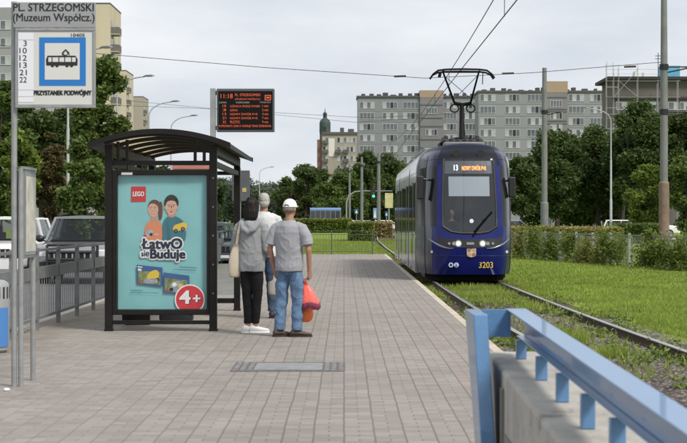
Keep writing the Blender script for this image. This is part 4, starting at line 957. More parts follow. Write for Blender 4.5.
# destination display and sun blind just behind the glass
def scr(x, z, off):   # point behind (+) or before (-) the windscreen surface
    import bisect
    for j in range(5, 10):
        if ROWS[j] <= z <= ROWS[j+1]:
            y = RAKE[j]+(RAKE[j+1]-RAKE[j])*(z-ROWS[j])/(ROWS[j+1]-ROWS[j]); break
    else: y = RAKE[5] if z < 1.24 else RAKE[10]
    return (x, y+.06*(abs(x)/.64)**2+off, z)
def patch(name, x0, x1, z0, z1, off, mt, par, n=6):
    m = MB(); zs = [z0+(z1-z0)*q/n for q in range(n+1)]
    m.loft([[scr(x0+(x1-x0)*q/8, z, off) for q in range(9)] for z in zs], False, 0, closed=False); return m.build(name, mt, par)
patch('display_box', -.60, .60, tz(173), tz(160), .05, mat('display_dark',(.075,.085,.095),.4), tram)
patch('sun_blind', txx(449.7), txx(491), tz(196), tz(176), .035, mat('blind_pale',(.37,.41,.45),.6), tram)
LEDO = mat('led_orange',(.5,.12,.02),.5,emit=(1,.34,.10),es=1.9); LEDW = mat('led_white',(.6,.6,.65),.5,emit=(.9,.93,1),es=1.6)
zc_ = (tz(164)+tz(170))/2; yy = scr(0, zc_, -.012)[1]
for body, a, b2, mm in (('13',455.2,459.2,LEDW),('NOWY DWÓR P+R',463.4,487.8,LEDO)):
    o = txt(body, (b2-a)*TK, .135, mm, tram, (txx((a+b2)/2), yy+.03*0-.0, zc_), 'destination_lettering', .012); o.rotation_euler = (R(-12),0,0)
# windscreen number and wiper
m = MB(); m.disc((txx(472), scr(0,tz(221),-.012)[1], tz(221)), .05, 20); m.build('windscreen_sticker', LEDW if False else WHITE, tram)
m = MB(); a = Vector(scr(txx(473), tz(236), -.05)); b = Vector(scr(txx(485), tz(219), -.05)); c2 = Vector(scr(txx(492.5), tz(212), -.04))
m.tube([a, a.lerp(b,.5)+Vector((0,-.02,0)), b], .02, 6); m.tube([Vector(scr(txx(474.5), tz(232), -.03)), c2], .026, 6); m.build('wiper', mat('wiper_black',(.004,.004,.004),.8,spec=.1), tram)
# lamps in the light bar
HL = mat('headlight_lit', (1,1,1), .3, emit=(1,.98,.93), es=2.6)
def front(x): 
    ax = abs(x)
    for (a, p), (b2, q) in zip(HP, HP[1:]):
        if a <= ax <= b2: return p+(q-p)*(ax-a)/(b2-a)
    return HP[-1][1]
zl = tz(243.5)
for px in (458.4, 482.7):
    x = txx(px); MB().disc((x, front(x)-.012, zl), .05, 20).build('headlight', HL, tram)
    MB().tube([(x,front(x)+.03,zl),(x,front(x)-.008,zl)], .085, 20).build('headlight_bezel', CHR, tram)
for px in (454, 449.3, 487.8, 493):
    x = txx(px); MB().tube([(x,front(x)+.03,zl),(x,front(x)-.014,zl)], .045 if px in (454,487.8) else .032, 14).build('small_lamp', mat('lamp_dim',(.35,.36,.38),.2,.4), tram)
MB().box(-.09,.09,-.006,.03,zl-.03,zl+.03).build('maker_badge', mat('badge_silver',(.45,.46,.48),.3,.8), tram)
for s in (-1,1):   # silver brow line curving up round the corners
    pts = [(s*x, front(x)-.02+.03*0, 1.0-.17+ .0+.30*max(0,(x-.5)/.55)**1.7+.05) for x in (.40,.5,.6,.7,.8,.9,.98)]
    MB().tube(pts, [.008,.014,.02,.024,.024,.018,.008], 6).build('brow_light', mat('brow_grey',(.20,.22,.28),.3,.5), tram, smooth=60)
    MB().tube([(s*.9, front(.9)-.02, tz(252)),(s*.9,front(.9)+.03,tz(252))], .035, 10).build('marker_lamp', LENS, tram)
# crest, icons, fleet number
def fr_z(z):
    for j in range(len(ROWS)-1):
        if ROWS[j] <= z <= ROWS[j+1]: return RAKE[j]+(RAKE[j+1]-RAKE[j])*(z-ROWS[j])/(ROWS[j+1]-ROWS[j])
    return 0
zc2 = tz(252.5); yb = fr_z(zc2)-.012
cr = thing if False else None
m = MB(); hw, hh = 4.6*TK, 4.8*TK
m.plate([(txx(471.5)-hw,zc2+hh),(txx(471.5)-hw,zc2-.5*hh),(txx(471.5)-hw*.6,zc2-.88*hh),(txx(471.5),zc2-hh),(txx(471.5)+hw*.6,zc2-.88*hh),(txx(471.5)+hw,zc2-.5*hh),(txx(471.5)+hw,zc2+hh)][::-1], yb, .01, 0)
cx = txx(471.5)
for q, (dx, dz, mi) in enumerate(((-.5,.5,1),(.5,.5,2),(-.5,-.45,2),(.5,-.45,1))):
    m.plate([(cx+hw*(dx-.38),zc2+hh*(dz-.36)),(cx+hw*(dx+.38),zc2+hh*(dz-.36)),(cx+hw*(dx+.38),zc2+hh*(dz+.36)),(cx+hw*(dx-.38),zc2+hh*(dz+.36))], yb-.004, .003, mi)
m.disc((cx, yb-.006, zc2), hw*.34, 14, 0)
m.build('coat_of_arms', [mat('crest_cream',(.52,.46,.36),.5), mat('crest_red',(.34,.13,.10),.5), mat('crest_gold',(.42,.30,.14),.5)], tram)
zi = tz(265); yb = fr_z(zi)-.02
for px, g in ((451.2,0),(456.6,1)):
    x = txx(px); y = min(front(x)-.012+fr_z(zi), yb+front(x))
    o = MB().disc((x, y, zi), .058, 20).build('round_icon', mat('icon_pale',(.45,.52,.68),.4), tram)
    if g: MB().box(x-.012,x+.004,y-.006,y-.002,zi-.03,zi+.035).box(x-.03,x+.03,y-.009,y-.0065,zi-.035,zi-.022).build('icon_mark', NAVY, o)
    else: MB().disc((x,y-.004,zi), .03, 14).build('icon_mark', NAVY, o)
txt('3203', (493.2-479.2)*TK, 6.0*TK, mat('fleet_yellow',(.62,.44,.05),.5), tram, (txx(486.2), front(.38)+fr_z(zi)-.022, zi), 'fleet_number', .012)
# lower valance, coupler cover, bogies
MB().loft([[(x*.86, y+.28, z) for x, y in [(-a,b2) for a, b2 in HP[:9]][::-1]+HP[1:9]] for z in (.10,.27)], True).build('valance', mat('valance_black',(.004,.004,.004),.9,spec=.1), tram)
for yb_ in (1.9, 9.5, 17.4):
    bo = MB().box(-1.0,1.0,yb_,yb_+2.2,.12,.5).build('bogie', BLK, tram)
    for dy in (.35,1.85):
        for s in (-1,1): MB().tube([(s*.70,yb_+dy,.30),(s*.84,yb_+dy,.30)], .30, 18).build('wheel', mat('wheel_steel',(.12,.11,.10),.5,.7), bo)
for px in (457.8,482.6): MB().disc((txx(px), scr(txx(px), tz(157.5), 0)[1]+.02, tz(152.5)), .09, 18).build('roof_vent', BLK, tram)
# mirrors
for s, px, ztop, zbot in ((-1,421.5,tz(175),tz(199)),(1,515.2,tz(176),tz(197))):
    x = txx(px); m = MB(); m.loft([[(x-.085,.78,z),(x+.085,.78,z),(x+.075,1.0,z),(x-.075,1.0,z)] for z in (zbot,zbot+.04,ztop-.04,ztop)])
    o = m.build('mirror', BLK, tram, bevel=.03); MB().tube([(s*.94,.95,ztop-.10),(x,.92,ztop-.06)], .025, 6).build('mirror_arm', BLK, o)
# body sections
PR = [(1.19,.22),(1.2,.5),(1.2,1.15),(1.2,2.3),(1.175,2.85),(1.09,3.18),(.92,3.33),(.5,3.42),(0,3.44)]
prof = [(x,z) for x,z in PR]+[(-x,z) for x,z in PR[-2::-1]]
SEC = [(2.7,7.1),(7.75,15.9),(16.55,20.9)]
m = MB()
for k_, (a, b2) in enumerate(SEC):
    sec = MB().loft([[(x,y,z) for x,z in prof] for y in (a,b2)])
    sec = sec.build('body_section', SILVT, tram, smooth=40)
    n = max(2, round((b2-a)/1.35)); w = (b2-a)/n
    for s in (-1,1):
        for q in range(n):
            y0_, y1_ = a+q*w+.05, a+(q+1)*w-.05; door = (q % 3 == 1)
            x = 1.2
            if door:
                for h_ in range(2):
                    ya_, yb_ = y0_+h_*(y1_-y0_)/2+.01, y0_+(h_+1)*(y1_-y0_)/2-.01
                    d_ = MB().box(min(s*x,s*(x+.012)),max(s*x,s*(x+.012)),ya_,yb_,.33,2.55).build('door', SILVT, tram)
                    MB().box(min(s*(x+.0125),s*(x+.018)),max(s*(x+.0125),s*(x+.018)),ya_+.07,yb_-.07,.55,2.45).build('door_glass', TSIDEGL, d_)
            else:
                MB().box(min(s*x,s*(x+.008)),max(s*x,s*(x+.008)),y0_+.04,y1_-.04,1.18,2.50).build('side_window', TSIDEGL, tram)
                MB().box(min(s*x,s*(x+.01)),max(s*x,s*(x+.01)),y0_-.045,y1_+.045,.25,1.10).build('side_panel', SILVT, tram)
        MB().loft([[(s*1.184,y,2.75),(s*1.165,y,3.0),(s*1.115,y,3.16),(s*1.09,y,3.15),(s*1.13,y,2.98)] for y in (a+.02,b2-.02)]).build('roof_rail', mat('rail_white',(.62,.63,.64),.3,0,coat=.5), tram, smooth=40)
    if k_ < 2:
        e = SEC[k_+1][0]; gm = MB()
        for q in range(7): 
            y = b2+(e-b2)*(q+.5)/7; gm.loft([[(px*sc_,yy_,.35+(pz-.22)*sc_*.97) for px,pz in prof] for yy_, sc_ in ((y-.045,.9),(y,.965),(y+.045,.9))])
        gm.build('bellows', RUB, tram)
# cab door glass strip already in the nose; roof gear
MB().box(-.95,.95,.0,.0001,0,.0001) if False else None
for y0_, y1_, hw_, h_ in ((2.3,2.9,.50,.10),(8.2,10.6,.75,.18),(11.2,14.6,.75,.20),(17.2,20,.75,.18)):
    MB().box(-hw_,hw_,y0_,y1_,3.40,3.42+h_).build('roof_box', mat('roof_box_grey',(.16,.165,.17),.5,0,.15,3), tram, bevel=.04)
m = MB()
for q in range(6): m.ell((-.42+q*.17,3.0,3.56),.12,.15,.06+.03*(q % 2),8)
m.build('roof_cabling', BLK, tram)
# pantograph
PB = mat('pantograph_black',(.006,.006,.006),.7,spec=.2)
pan = MB().box(-.55,.55,3.1,4.3,3.44,3.54).box(-.35,.35,3.0,3.1,3.45,3.62).build('pantograph', PB, tram)
PX = lambda px, Y=45.4: X(px, Y)-TX
yk = 3.6; zk = Z(103,45.8)-TZ; zh = Z(72,45.8)-TZ
for x, y in ((-.4,3.2),(.4,3.2),(-.4,4.2),(.4,4.2)): MB().cyl((x,y,3.542), .06, .16, 10).build('insulator', mat('insulator_brown', (.05,.03,.025)), pan)
MB().tube([(PX(463),3.1,3.55),(PX(464.6),yk,zk)], [.068,.058], 8).bar((PX(463)-.2,3.1,3.6),(PX(463)+.2,3.1,3.6),.1,.12).tube([(PX(463)+.11,3.3,3.55),(PX(464.6)+.02,yk,zk-.08)], .014, 6).build('lower_arm', PB, pan)
m = MB(); xk = PX(465.3)
for s in (-1,1):
    m.tube([(xk,yk,zk),(xk+s*.20,yk,zk+.03)], .05, 6)
    m.tube([(xk+s*.21+.11*math.cos(a), yk-.02, zk-.10+.10*math.sin(a)) for a in [2*math.pi*q/14 for q in range(15)]], .017, 6)
m.build('knee_joint', PB, pan)
m = MB(); m.tube([(xk-.2,yk,zk+.02),(PX(443.7),2.9,zh)], [.030,.024], 8).tube([(xk+.2,yk,zk+.02),(PX(480),2.9,zh)], [.030,.024], 8)
m.tube([(PX(443.7)+.04,2.95,zh-.1),(xk+.15,yk-.05,zk+.2)], .008, 5).tube([(PX(480)-.04,2.95,zh-.1),(xk-.15,yk-.05,zk+.2)], .008, 5); m.build('upper_arm', PB, pan)
m = MB(); zt_ = 5.30-TZ-.055; 
for y, dz in ((2.72,0),(3.05,-.03)):
    m.tube([(PX(430.8),y,zt_-.20),(PX(433.5),y,zt_-.10),(PX(438.5),y,zt_+dz-.005),(PX(446),y,zt_+dz+.02),(PX(463),y,zt_+dz+.03),(PX(480),y,zt_+dz+.02),(PX(487.5),y,zt_+dz-.005),(PX(492.5),y,zt_-.10),(PX(495.2),y,zt_-.20)], .024, 8)
m.tube([(PX(443),2.9,zh),(PX(481),2.9,zh)], .028, 8); m.tube([(PX(444),2.9,zh),(PX(444),2.75,zt_)], .016, 6).tube([(PX(480.5),2.9,zh),(PX(480.5),2.75,zt_)], .016, 6)
m.tube([(PX(441),2.9,zh-.02),(PX(440),2.9,zh-.14)], .04, 6).tube([(PX(484),2.9,zh),(PX(483.5),2.9,zh-.32)], .012, 5); m.build('collector_head', PB, pan)

# ------------------------------------------------------------------ bus shelter
SX, SY, SL = X(160,23.8)+.015, 23.8, 5.3
FRAMEM = BLACKM; TEAL = mat('poster_teal', (.185,.42,.435), .35, 0, .06, 1.2, coat=.3)
sh = thing('tram_shelter', 'dark brown framed stop shelter with curved roof and turquoise toy advertisement', 'shelter', (SX, SY, 0))
def polycarb():
    m = bpy.data.materials.new('roof_polycarbonate'); m.use_nodes = True; N, L = nodes(m); N.clear()
    o = N.new('ShaderNodeOutputMaterial'); a = N.new('ShaderNodeBsdfTranslucent'); a.inputs[0].default_value = (.62,.57,.46,1); d = N.new('ShaderNodeBsdfTransparent'); d.inputs[0].default_value = (.75,.70,.58,1)
    x = N.new('ShaderNodeMixShader'); x.inputs[0].default_value = .4; L.new(a.outputs[0], x.inputs[1]); L.new(d.outputs[0], x.inputs[2]); L.new(x.outputs[0], o.inputs[0]); return m
def rz(x): return 2.62-.21*x*x
for sx in (-.69,.69):
    for y in (0, SL): MB().box(sx-.05,sx+.05,y-.05,y+.05,0,2.46 if y else 2.46).box(sx-.058,sx+.058,y-.058,y+.058,.0005,.03).build('post', FRAMEM, sh, bevel=.004)
for y in (SL/3, 2*SL/3): MB().box(-.69-.04,-.69+.04,y-.04,y+.04,0,2.46).build('post', FRAMEM, sh)
xs = [-.715+1.43*q/16 for q in range(17)]
MB().loft([[(x,y,rz(x)+.012) for x in xs]+[(x,y,rz(x)) for x in xs[::-1]] for y in (-.25,SL+.2)]).build('roof_panel', polycarb(), sh, smooth=40)
for s in (-1,1):
    ee = [.715+.21*q/4 for q in range(5)]
    MB().loft([[(s*x,y,rz(x)+.03) for x in ee]+[(s*x,y,rz(x)-.03) for x in ee[::-1]] for y in (-.25,SL+.2)]).build('eave', FRAMEM, sh, smooth=40)
    MB().box(s*.69-.05,s*.69+.05,.051,SL-.051,2.33,2.44).box(s*.69-.03,s*.69+.03,.051,SL-.051,2.18,2.25).build('side_beam', FRAMEM, sh)
for q in range(6):
    y = -.22+ (SL+.39)*q/5
    MB().loft([[(x,y-.035,rz(x)-.055) for x in xs]+[(x,y-.035,rz(x)-.002) for x in xs[::-1]],[(x,y+.035,rz(x)-.055) for x in xs]+[(x,y+.035,rz(x)-.002) for x in xs[::-1]]]).build('roof_rib', FRAMEM, sh)
m = MB(); xe = [-.935+1.87*q/24 for q in range(25)]
m.loft([[(x,y,rz(x)-.03) for x in xe]+[(x,y,rz(x)+.04) for x in xe[::-1]] for y in (-.30,-.252)]).build('gable_trim', FRAMEM, sh)
MB().loft([[(x,y,rz(x)-.03) for x in xe]+[(x,y,rz(x)+.04) for x in xe[::-1]] for y in (SL+.202,SL+.25)]).build('gable_trim', FRAMEM, sh)
for y in (0, SL): MB().box(-.639,.639,y-.03,y+.03,2.19,2.25).build('cross_beam', FRAMEM, sh)
for x in (-.45,-.57): MB().box(x-.02,x+.02,-.02,.02,2.251,rz(x)-.05).build('stub', FRAMEM, sh)
for x in (.45,.57): MB().box(x-.02,x+.02,-.02,.02,2.251,rz(x)-.05).build('stub', FRAMEM, sh)
SGL = glassmat('shelter_glass', (.86,.90,.90), .02, 1.45)
for q in range(3):
    y = q*SL/3; MB().box(-.697,-.687,y+.06,y+SL/3-.06,.30,2.15).build('back_glass', SGL, sh)
    MB().box(-.71,-.67,y+.051,y+SL/3-.051,.22,.28).build('bottom_rail', FRAMEM, sh)
MB().box(-.638,.638,SL-.006,SL+.006,.25,2.15).build('end_glass', SGL, sh)
MB().box(-.638,.638,SL-.03,SL+.03,.12,.20).build('bottom_rail', FRAMEM, sh)
# poster case on the near end
MB().box(-.639,-.575,-.06,.06,.215,2.13).box(.605,.639,-.06,.06,.215,2.13).box(-.574,.604,-.06,.06,2.06,2.13).box(-.574,.604,-.06,.06,.215,.285).build('poster_frame', FRAMEM, sh, bevel=.008)
MB().box(-.639,.639,-.03,.03,.09,.14).build('low_rail', FRAMEM, sh)
MB().box(-.574,.604,.03,.055,.286,2.059).build('case_back', BLK, sh)
m = MB()
for q in range(5): m.disc((.69,-.052,.5+q*.38), .012, 8)
m.build('bolt', mat('bolt_grey',(.2,.2,.2),.4,.7), sh)
MB().box(X(122,SY)-SX,X(133,SY)-SX,-.066,-.061,Z(175,SY),Z(172.6,SY)).build('name_strip', mat('strip_pale',(.5,.5,.48),.5), sh)
def spx(px): return X(px, 23.75)-SX
def spz(py): return Z(py, 23.75)
pm = MB(); NX, NZ = 14, 20
rows_ = []
for j in range(NZ+1):
    rows_.append([(-.573+1.176*i/NX, .024+.004*math.sin(i*1.1+j*.35)*math.sin(j*.5+1), .287+1.771*j/NZ) for i in range(NX+1)])
pm.loft(rows_, False, 0, closed=False); po = pm.build('poster', TEAL, sh, smooth=180)
yp = [.017]
def lay(): yp[0] -= .00015; return yp[0]
PRED = mat('print_red', (.48,.025,.025), .4); PWHITE = mat('print_white', (.66,.66,.65), .4); PNAVY = mat('print_navy', (.012,.018,.045), .4)
SKINP = mat('print_skin', (.50,.30,.215), .45); HAIRB = mat('print_brown_hair', (.10,.045,.025), .5); HAIRK = mat('print_black_hair', (.02,.016,.015), .5)
PORG = mat('print_orange', (.55,.20,.10), .45); PTEALD = mat('print_dark_teal', (.04,.14,.175), .45); PYEL = mat('print_yellow', (.58,.42,.05), .45); PBLU = mat('print_blue', (.035,.095,.235), .45); PGRN = mat('print_olive', (.17,.20,.08), .5, 0, .5, 14); PGRY = mat('print_grey', (.25,.28,.32), .45, 0, .4, 20)
def pl(pts, mt, name='print'): 
    y = lay(); m = MB(); P_ = [(spx(a), y, spz(b2)) for a, b2 in pts]; m.add(P_, [tuple(range(len(P_)))]); return m, y
def shapes(name, items):
    mats_ = []; m = MB()
    for kind, mt, arg in items:
        if mt not in mats_: mats_.append(mt)
        mi = mats_.index(mt); y = lay()
        if kind == 'p' and len(arg) > 4:
            for _ in range(2): arg = [q for a_, b_ in zip(arg, arg[1:]+arg[:1]) for q in ((a_[0]*.78+b_[0]*.22, a_[1]*.78+b_[1]*.22), (a_[0]*.22+b_[0]*.78, a_[1]*.22+b_[1]*.78))]
        if kind == 'p': P_ = [(spx(a), y, spz(b2)) for a, b2 in arg]; m.add(P_, [tuple(range(len(P_)))], mi)
        else: cx, cy, rx, ry = arg; m.disc((spx(cx), y, spz(cy)), rx*23.75/FPX, 20, mi, ry*23.75/FPX)
    return m.build(name, mats_, po, fix=False)
# red logo square
shapes('logo_square', [('p', PRED, [(130.5,201.5),(145.3,201.5),(145.3,186.5),(130.5,186.5)]), ])
o = txt('LEGO', 11.8*23.75/FPX, 5.2*23.75/FPX, mat('logo_outline',(.02,.015,.01),.4), po, (spx(137.8), lay(), spz(193.8)), 'logo_lettering', .06, .15)
o = txt('LEGO', 11.4*23.75/FPX, 4.7*23.75/FPX, PWHITE, po, (spx(137.8), lay(), spz(193.8)), 'logo_lettering', .035, .15)
# printed girl and boy
shapes('printed_girl', [
 ('d', HAIRB, (153.9,207.2,6.7,7.6)), ('p', HAIRB, [(157,203),(161,201),(162.3,208),(161.5,219),(158,221),(157.6,210)]),
 ('p', mat('print_skin_dark',(.40,.225,.155),.45), [(150.5,212),(156,212),(157,222),(150,222)]),
 ('p', PORG, [(145,243),(144,231),(145.5,224),(149.5,220.5),(153,222.5),(157,220),(161.5,224),(162,243)]),
 ('d', SKINP, (152.6,209.8,5.3,7.1)), ('p', HAIRB, [(147.8,206),(149,201.5),(153,199.5),(157.5,202),(157.5,206.5),(154,203.4),(150,203.6)]),
 ('d', PWHITE, (150.3,208.6,.95,.55)), ('d', PWHITE, (154.5,208.4,.95,.55)), ('d', HAIRK, (150.3,208.6,.55,.55)), ('d', HAIRK, (154.4,208.4,.55,.55)), ('p', HAIRB, [(148.9,207.2),(151.6,206.8),(151.6,207.2),(148.9,207.6)]), ('p', HAIRB, [(153.2,206.8),(155.8,207.1),(155.8,207.5),(153.2,207.2)]), ('d', MATS['print_skin_dark'], (152.3,210.6,.7,.45)), ('d', mat('print_blush',(.52,.26,.20),.45), (149.4,211.2,1.0,.8)), ('d', MATS['print_blush'], (155.6,211,1.0,.8)), ('d', PRED, (152.4,213,2.0,1.0)), ('d', PWHITE, (152.4,212.8,1.7,.6)), ('d', PRED, (152.4,212.4,1.5,.25)),
 ('p', PORG, [(144,231),(148,229),(150,238),(146,240)]), ('d', SKINP, (148,235.5,2.3,1.6)), ('d', SKINP, (156,234.5,2.6,1.6)),
 ('p', PGRY, [(142,236),(146,231),(152,229.5),(153.5,233),(148,236),(143,237)]), ('d', PRED, (144.5,236,1.6,1.5)), ('d', PNAVY, (150.5,234.5,1.6,1.5))])
shapes('printed_boy', [
 ('p', MATS['print_skin_dark'], [(168,210),(174,210),(175,219),(167,219)]),
 ('p', PTEALD, [(162,243),(161.8,226),(163.5,219.5),(168,216),(171,218),(174.5,216),(180,218.5),(184,223),(186,234),(184,243)]),
 ('d', HAIRK, (170.9,203,7.2,8.4)), ('d', SKINP, (170.9,207.2,5.8,7.9)), ('d', SKINP, (165.2,207.5,1.2,1.8)), ('d', SKINP, (176.6,207.5,1.2,1.8)), ('p', HAIRK, [(164.4,205),(164.6,199),(168,195.5),(174,195.5),(177.4,199),(177.3,205),(175.6,201.5),(171,200.2),(166.2,201.6)]),
 ('d', PWHITE, (168.5,206.4,1.0,.6)), ('d', PWHITE, (173.3,206.4,1.0,.6)), ('d', HAIRK, (168.6,206.4,.6,.6)), ('d', HAIRK, (173.2,206.4,.6,.6)), ('p', HAIRK, [(167.2,204.9),(169.9,204.5),(169.9,204.9),(167.2,205.3)]), ('p', HAIRK, [(171.9,204.5),(174.6,204.9),(174.6,205.3),(171.9,204.9)]), ('d', MATS['print_skin_dark'], (170.9,209.4,.8,.5)), ('d', MATS['print_blush'], (167.4,210,1.0,.8)), ('d', MATS['print_blush'], (174.4,210,1.0,.8)), ('d', PRED, (170.9,211.7,1.7,.5)), ('d', HAIRB, (170.9,211.5,1.5,.12)), ('p', mat('print_teal_fold',(.03,.11,.14),.45), [(166,222),(168,222),(170,236),(169,243),(167,243)]), ('p', MATS['print_teal_fold'], [(179.5,224),(181,223),(182,233),(180.5,232)]), ('p', HAIRB, [(170.5,205.5),(171.3,205.5),(171.5,207.6),(170.3,207.6)]),
 ('d', SKINP, (176,230,2.8,1.8)), ('d', SKINP, (184,229,2.2,1.8)), ('p', PYEL, [(172,229),(174,225),(179,223.5),(183.5,222),(187,224),(187,228),(181,230.5),(174,231)]), ('d', PNAVY, (175.5,230.8,2,1.9)), ('d', PNAVY, (182.5,229,2.2,2.0)), ('d', PGRY, (182.5,229,1,.9)), ('d', PGRY, (175.5,230.8,.9,.8))])
# headline: white sticker outline under navy letters
def headline(body, cx, cy, w, h, b=.045):
    k = 23.75/FPX
    for dx, dz in [(math.cos(a)*1.9, math.sin(a)*1.9) for a in [2*math.pi*q/14 for q in range(14)]]:
        txt(body, w*k, h*k, PWHITE, po, (spx(cx+dx), lay(), spz(cy+dz)), 'headline_outline', 0)
    return lambda: txt(body, w*k, h*k, PNAVY, po, (spx(cx), lay()-.001, spz(cy)), 'headline_lettering', b)
fs = [headline('ŁatwO', 161.6, 243.6, 40, 10.2), headline('Buduje', 167.4, 255.4, 34.5, 11.6), headline('się', 144.8, 254.6, 7.6, 6.6, .03)]
for f in fs: f()
# printed boxes
shapes('printed_box', [('p', PBLU, [(136.2,264.8),(162,267.6),(162.3,286.5),(136.4,284)]), ('p', PGRN, [(138,270.5),(160,272.5),(160,285),(138,283)]), ('p', PYEL, [(146,278),(149,272),(156,269.5),(159,273),(157.5,280),(149,281)]), ('d', PNAVY, (149.5,281,2.2,2)), ('d', PNAVY, (156.8,280,2.2,2)), ('p', PGRY, [(142,281),(148,278.5),(158,279),(157,283.5),(146,284)]), ('d', PRED, (139.3,282.4,1.4,1.4)), ('p', PWHITE, [(137.5,268.5),(141,269),(141,271),(137.5,270.6)])])
shapes('printed_box', [('p', PBLU, [(163,272.5),(189,275.8),(188.5,295),(163.2,292.5)]), ('p', PGRN, [(164.5,278),(187,280.5),(187,293.6),(164.5,291.4)]), ('p', PGRY, [(168,290),(172,283),(178,280.5),(184,283),(182,290),(174,292)]), ('d', PWHITE, (174,284.5,2.4,2.2)), ('d', PYEL, (180,286,2.2,2)), ('d', PNAVY, (171,289.5,2,1.9)), ('d', PRED, (166.3,290.3,1.3,1.3))])
shapes('small_print', [('p', PWHITE, [(137.2,266.2),(142,266.8),(142,267.9),(137.2,267.3)]), ('p', PTEALD, [(179,266.6),(196,267.6),(196,268.3),(179,267.3)]), ('p', PTEALD, [(172.5,269.2),(196,270.2),(196,270.6),(172.5,269.6)]), ('p', PTEALD, [(130,289.8),(142,290.4),(142,291),(130,290.4)]), ('p', PTEALD, [(130,291.8),(158,293),(158,293.4),(130,292.2)])])
rc = (189.5,299.6); clipz = 309.0
def roundel(r): 
    pts = []
    for q in range(40):
        a = 2*math.pi*q/40; pts.append((min(206.3, rc[0]+r*math.cos(a)), min(clipz, rc[1]-r*math.sin(a))))
    return pts
shapes('age_roundel', [('p', PWHITE, roundel(15.2)), ('p', mat('print_crimson',(.50,.03,.04),.4,0,.2,2), roundel(13.9))])
for body, cx, cy, w, h in (('4', 184.6, 297.2, 9.6, 12.5), ('+', 196.3, 298.6, 6.6, 6.6)):
    txt(body, w*23.75/FPX, h*23.75/FPX, PNAVY, po, (spx(cx+.7), lay(), spz(cy+.6)), 'age_lettering', .07)
    txt(body, w*23.75/FPX, h*23.75/FPX, PWHITE, po, (spx(cx), lay(), spz(cy)), 'age_lettering', .06)
MB().box(-.574,.604,-.036,-.032,.286,2.059).build('poster_glass', glassmat('poster_glass',(1,1,1),.03,1.2), sh)
# bench
bn = MB()
for q in range(4): bn.box(-.66+q*.10,-.575+q*.10,1.0,4.4,.44,.47)
bn.build('bench_seat', mat('bench_wood',(.10,.06,.04),.7,0,.25,6), sh)
for y in (1.4, 4.0): MB().box(-.64,-.30,y-.06,y+.06,.0005,.439).build('bench_leg', FRAMEM, sh)
bg_ = thing('travel_bag', 'dark travel bag with blue and white flap on the ground under the poster', 'bag', (X(176.5,26), 26, 0))
m = MB(); m.loft([[(x*.24*w,y*.13*w,z) for x,y in ((-1,-.8),(-.8,-1),(.8,-1),(1,-.8),(1,.8),(.8,1),(-.8,1),(-1,.8))] for z, w in ((0.001,.92),(.04,1),(.2,1),(.28,.85))]); m.build('body', mat('bag_black',(.015,.015,.02),.7), bg_, smooth=50)
MB().box(.06,.25,-.145,-.12,.12,.26).build('flap', mat('bag_blue',(.05,.12,.45),.6), bg_, bevel=.01); MB().box(.09,.2,-.152,-.146,.16,.2).build('stripe', WHITE, bg_)
m = MB(); m.tube([(-.12,0,.27),(-.1,0,.36),(0,0,.4),(.1,0,.36),(.12,0,.27)], .012, 6); m.build('handle', BLK, bg_)

# ------------------------------------------------------------------ departure board
DY = 31.0; k = DY/FPX
db = thing('departure_board', 'departure board with orange lettering on a tall grey post behind the shelter', 'display', (X(213,DY), DY, 0))
cx = X(213,DY)
MB().box(-2.6*k,2.6*k,-.06,.06,0,Z(88.5,DY)).build('post', GREYM, db, bevel=.008)
cs = MB().box(X(217,DY)-cx,X(274.5,DY)-cx,-.09,.09,Z(132,DY),Z(89,DY)).build('casing', mat('casing_grey',(.09,.093,.105),.5,.2), db, bevel=.012)
MB().box(2.6*k+.002,X(217,DY)-cx-.001,-.04,.04,Z(130,DY),Z(126,DY)).box(2.6*k+.002,X(217,DY)-cx-.001,-.04,.04,Z(95,DY),Z(91,DY)).build('bracket', GREYM, db)
MB().box(X(218.8,DY)-cx,X(272.8,DY)-cx,-.096,-.091,Z(130,DY),Z(91.5,DY)).build('screen', mat('screen_black',(.006,.005,.005),.6,spec=.15), db)
LEDR = mat('led_red_orange',(.3,.04,.02),.5,emit=(1,.17,.05),es=.42); LEDG = mat('led_grey',(.3,.3,.3),.5)
def dtx(body, x0, x1, py, h, mm=LEDR): txt(body, (x1-x0)*k, h*k, mm, db, (X((x0+x1)/2,DY)-cx, -.099, Z(py,DY)), 'board_lettering', .004)
dtx('11:18', 221, 233, 96.5, 4.4); dtx('PL. STRZEGOMSKI', 235.5, 260.5, 95.3, 2.6); dtx('(MUZEUM WSPÓŁCZ.)', 235.5, 260.5, 99.6, 2.6)
m = MB()
for a, b2, c, d in ((265,271.3,95.4,96.2),(265,271.3,100,100.8),(265,265.8,96.3,99.9),(270.5,271.3,96.3,99.9),(266.5,269.8,97.2,98.8)): m.box(X(a,DY)-cx,X(b2,DY)-cx,-.099,-.097,Z(d,DY),Z(c,DY))
m.build('board_symbol', LEDR, db)
for b_, a, c in (('LINIA',219.6,227),('KIERUNEK',236.5,250),('ODJAZD',260,271)): dtx(b_, a, c, 102.9, 1.7, LEDG)
for i, (ln, ds, mi, xe) in enumerate((('10','LEŚNICA PRZEZ RYNEK',' 1 min',260.5),('3','LEŚNICA','2 min',238),('13','NOWY DWÓR P+R',' 4 min',258),('21','NOWY DWÓR P+R','7 min',258),('22','PILCZYCE','9 min',240))):
    py = 106.3+i*4.0; dtx(ln, 223, 226.5, py, 2.5); dtx(ds, 230.5, xe, py, 2.6); dtx(mi, 262.5, 268.5, py, 2.4)
dtx('KOMUNIKAT: LINIA 21 KURSUJE TRASĄ ZMIENIONĄ', 219.5, 271.5, 126.6, 2.9)

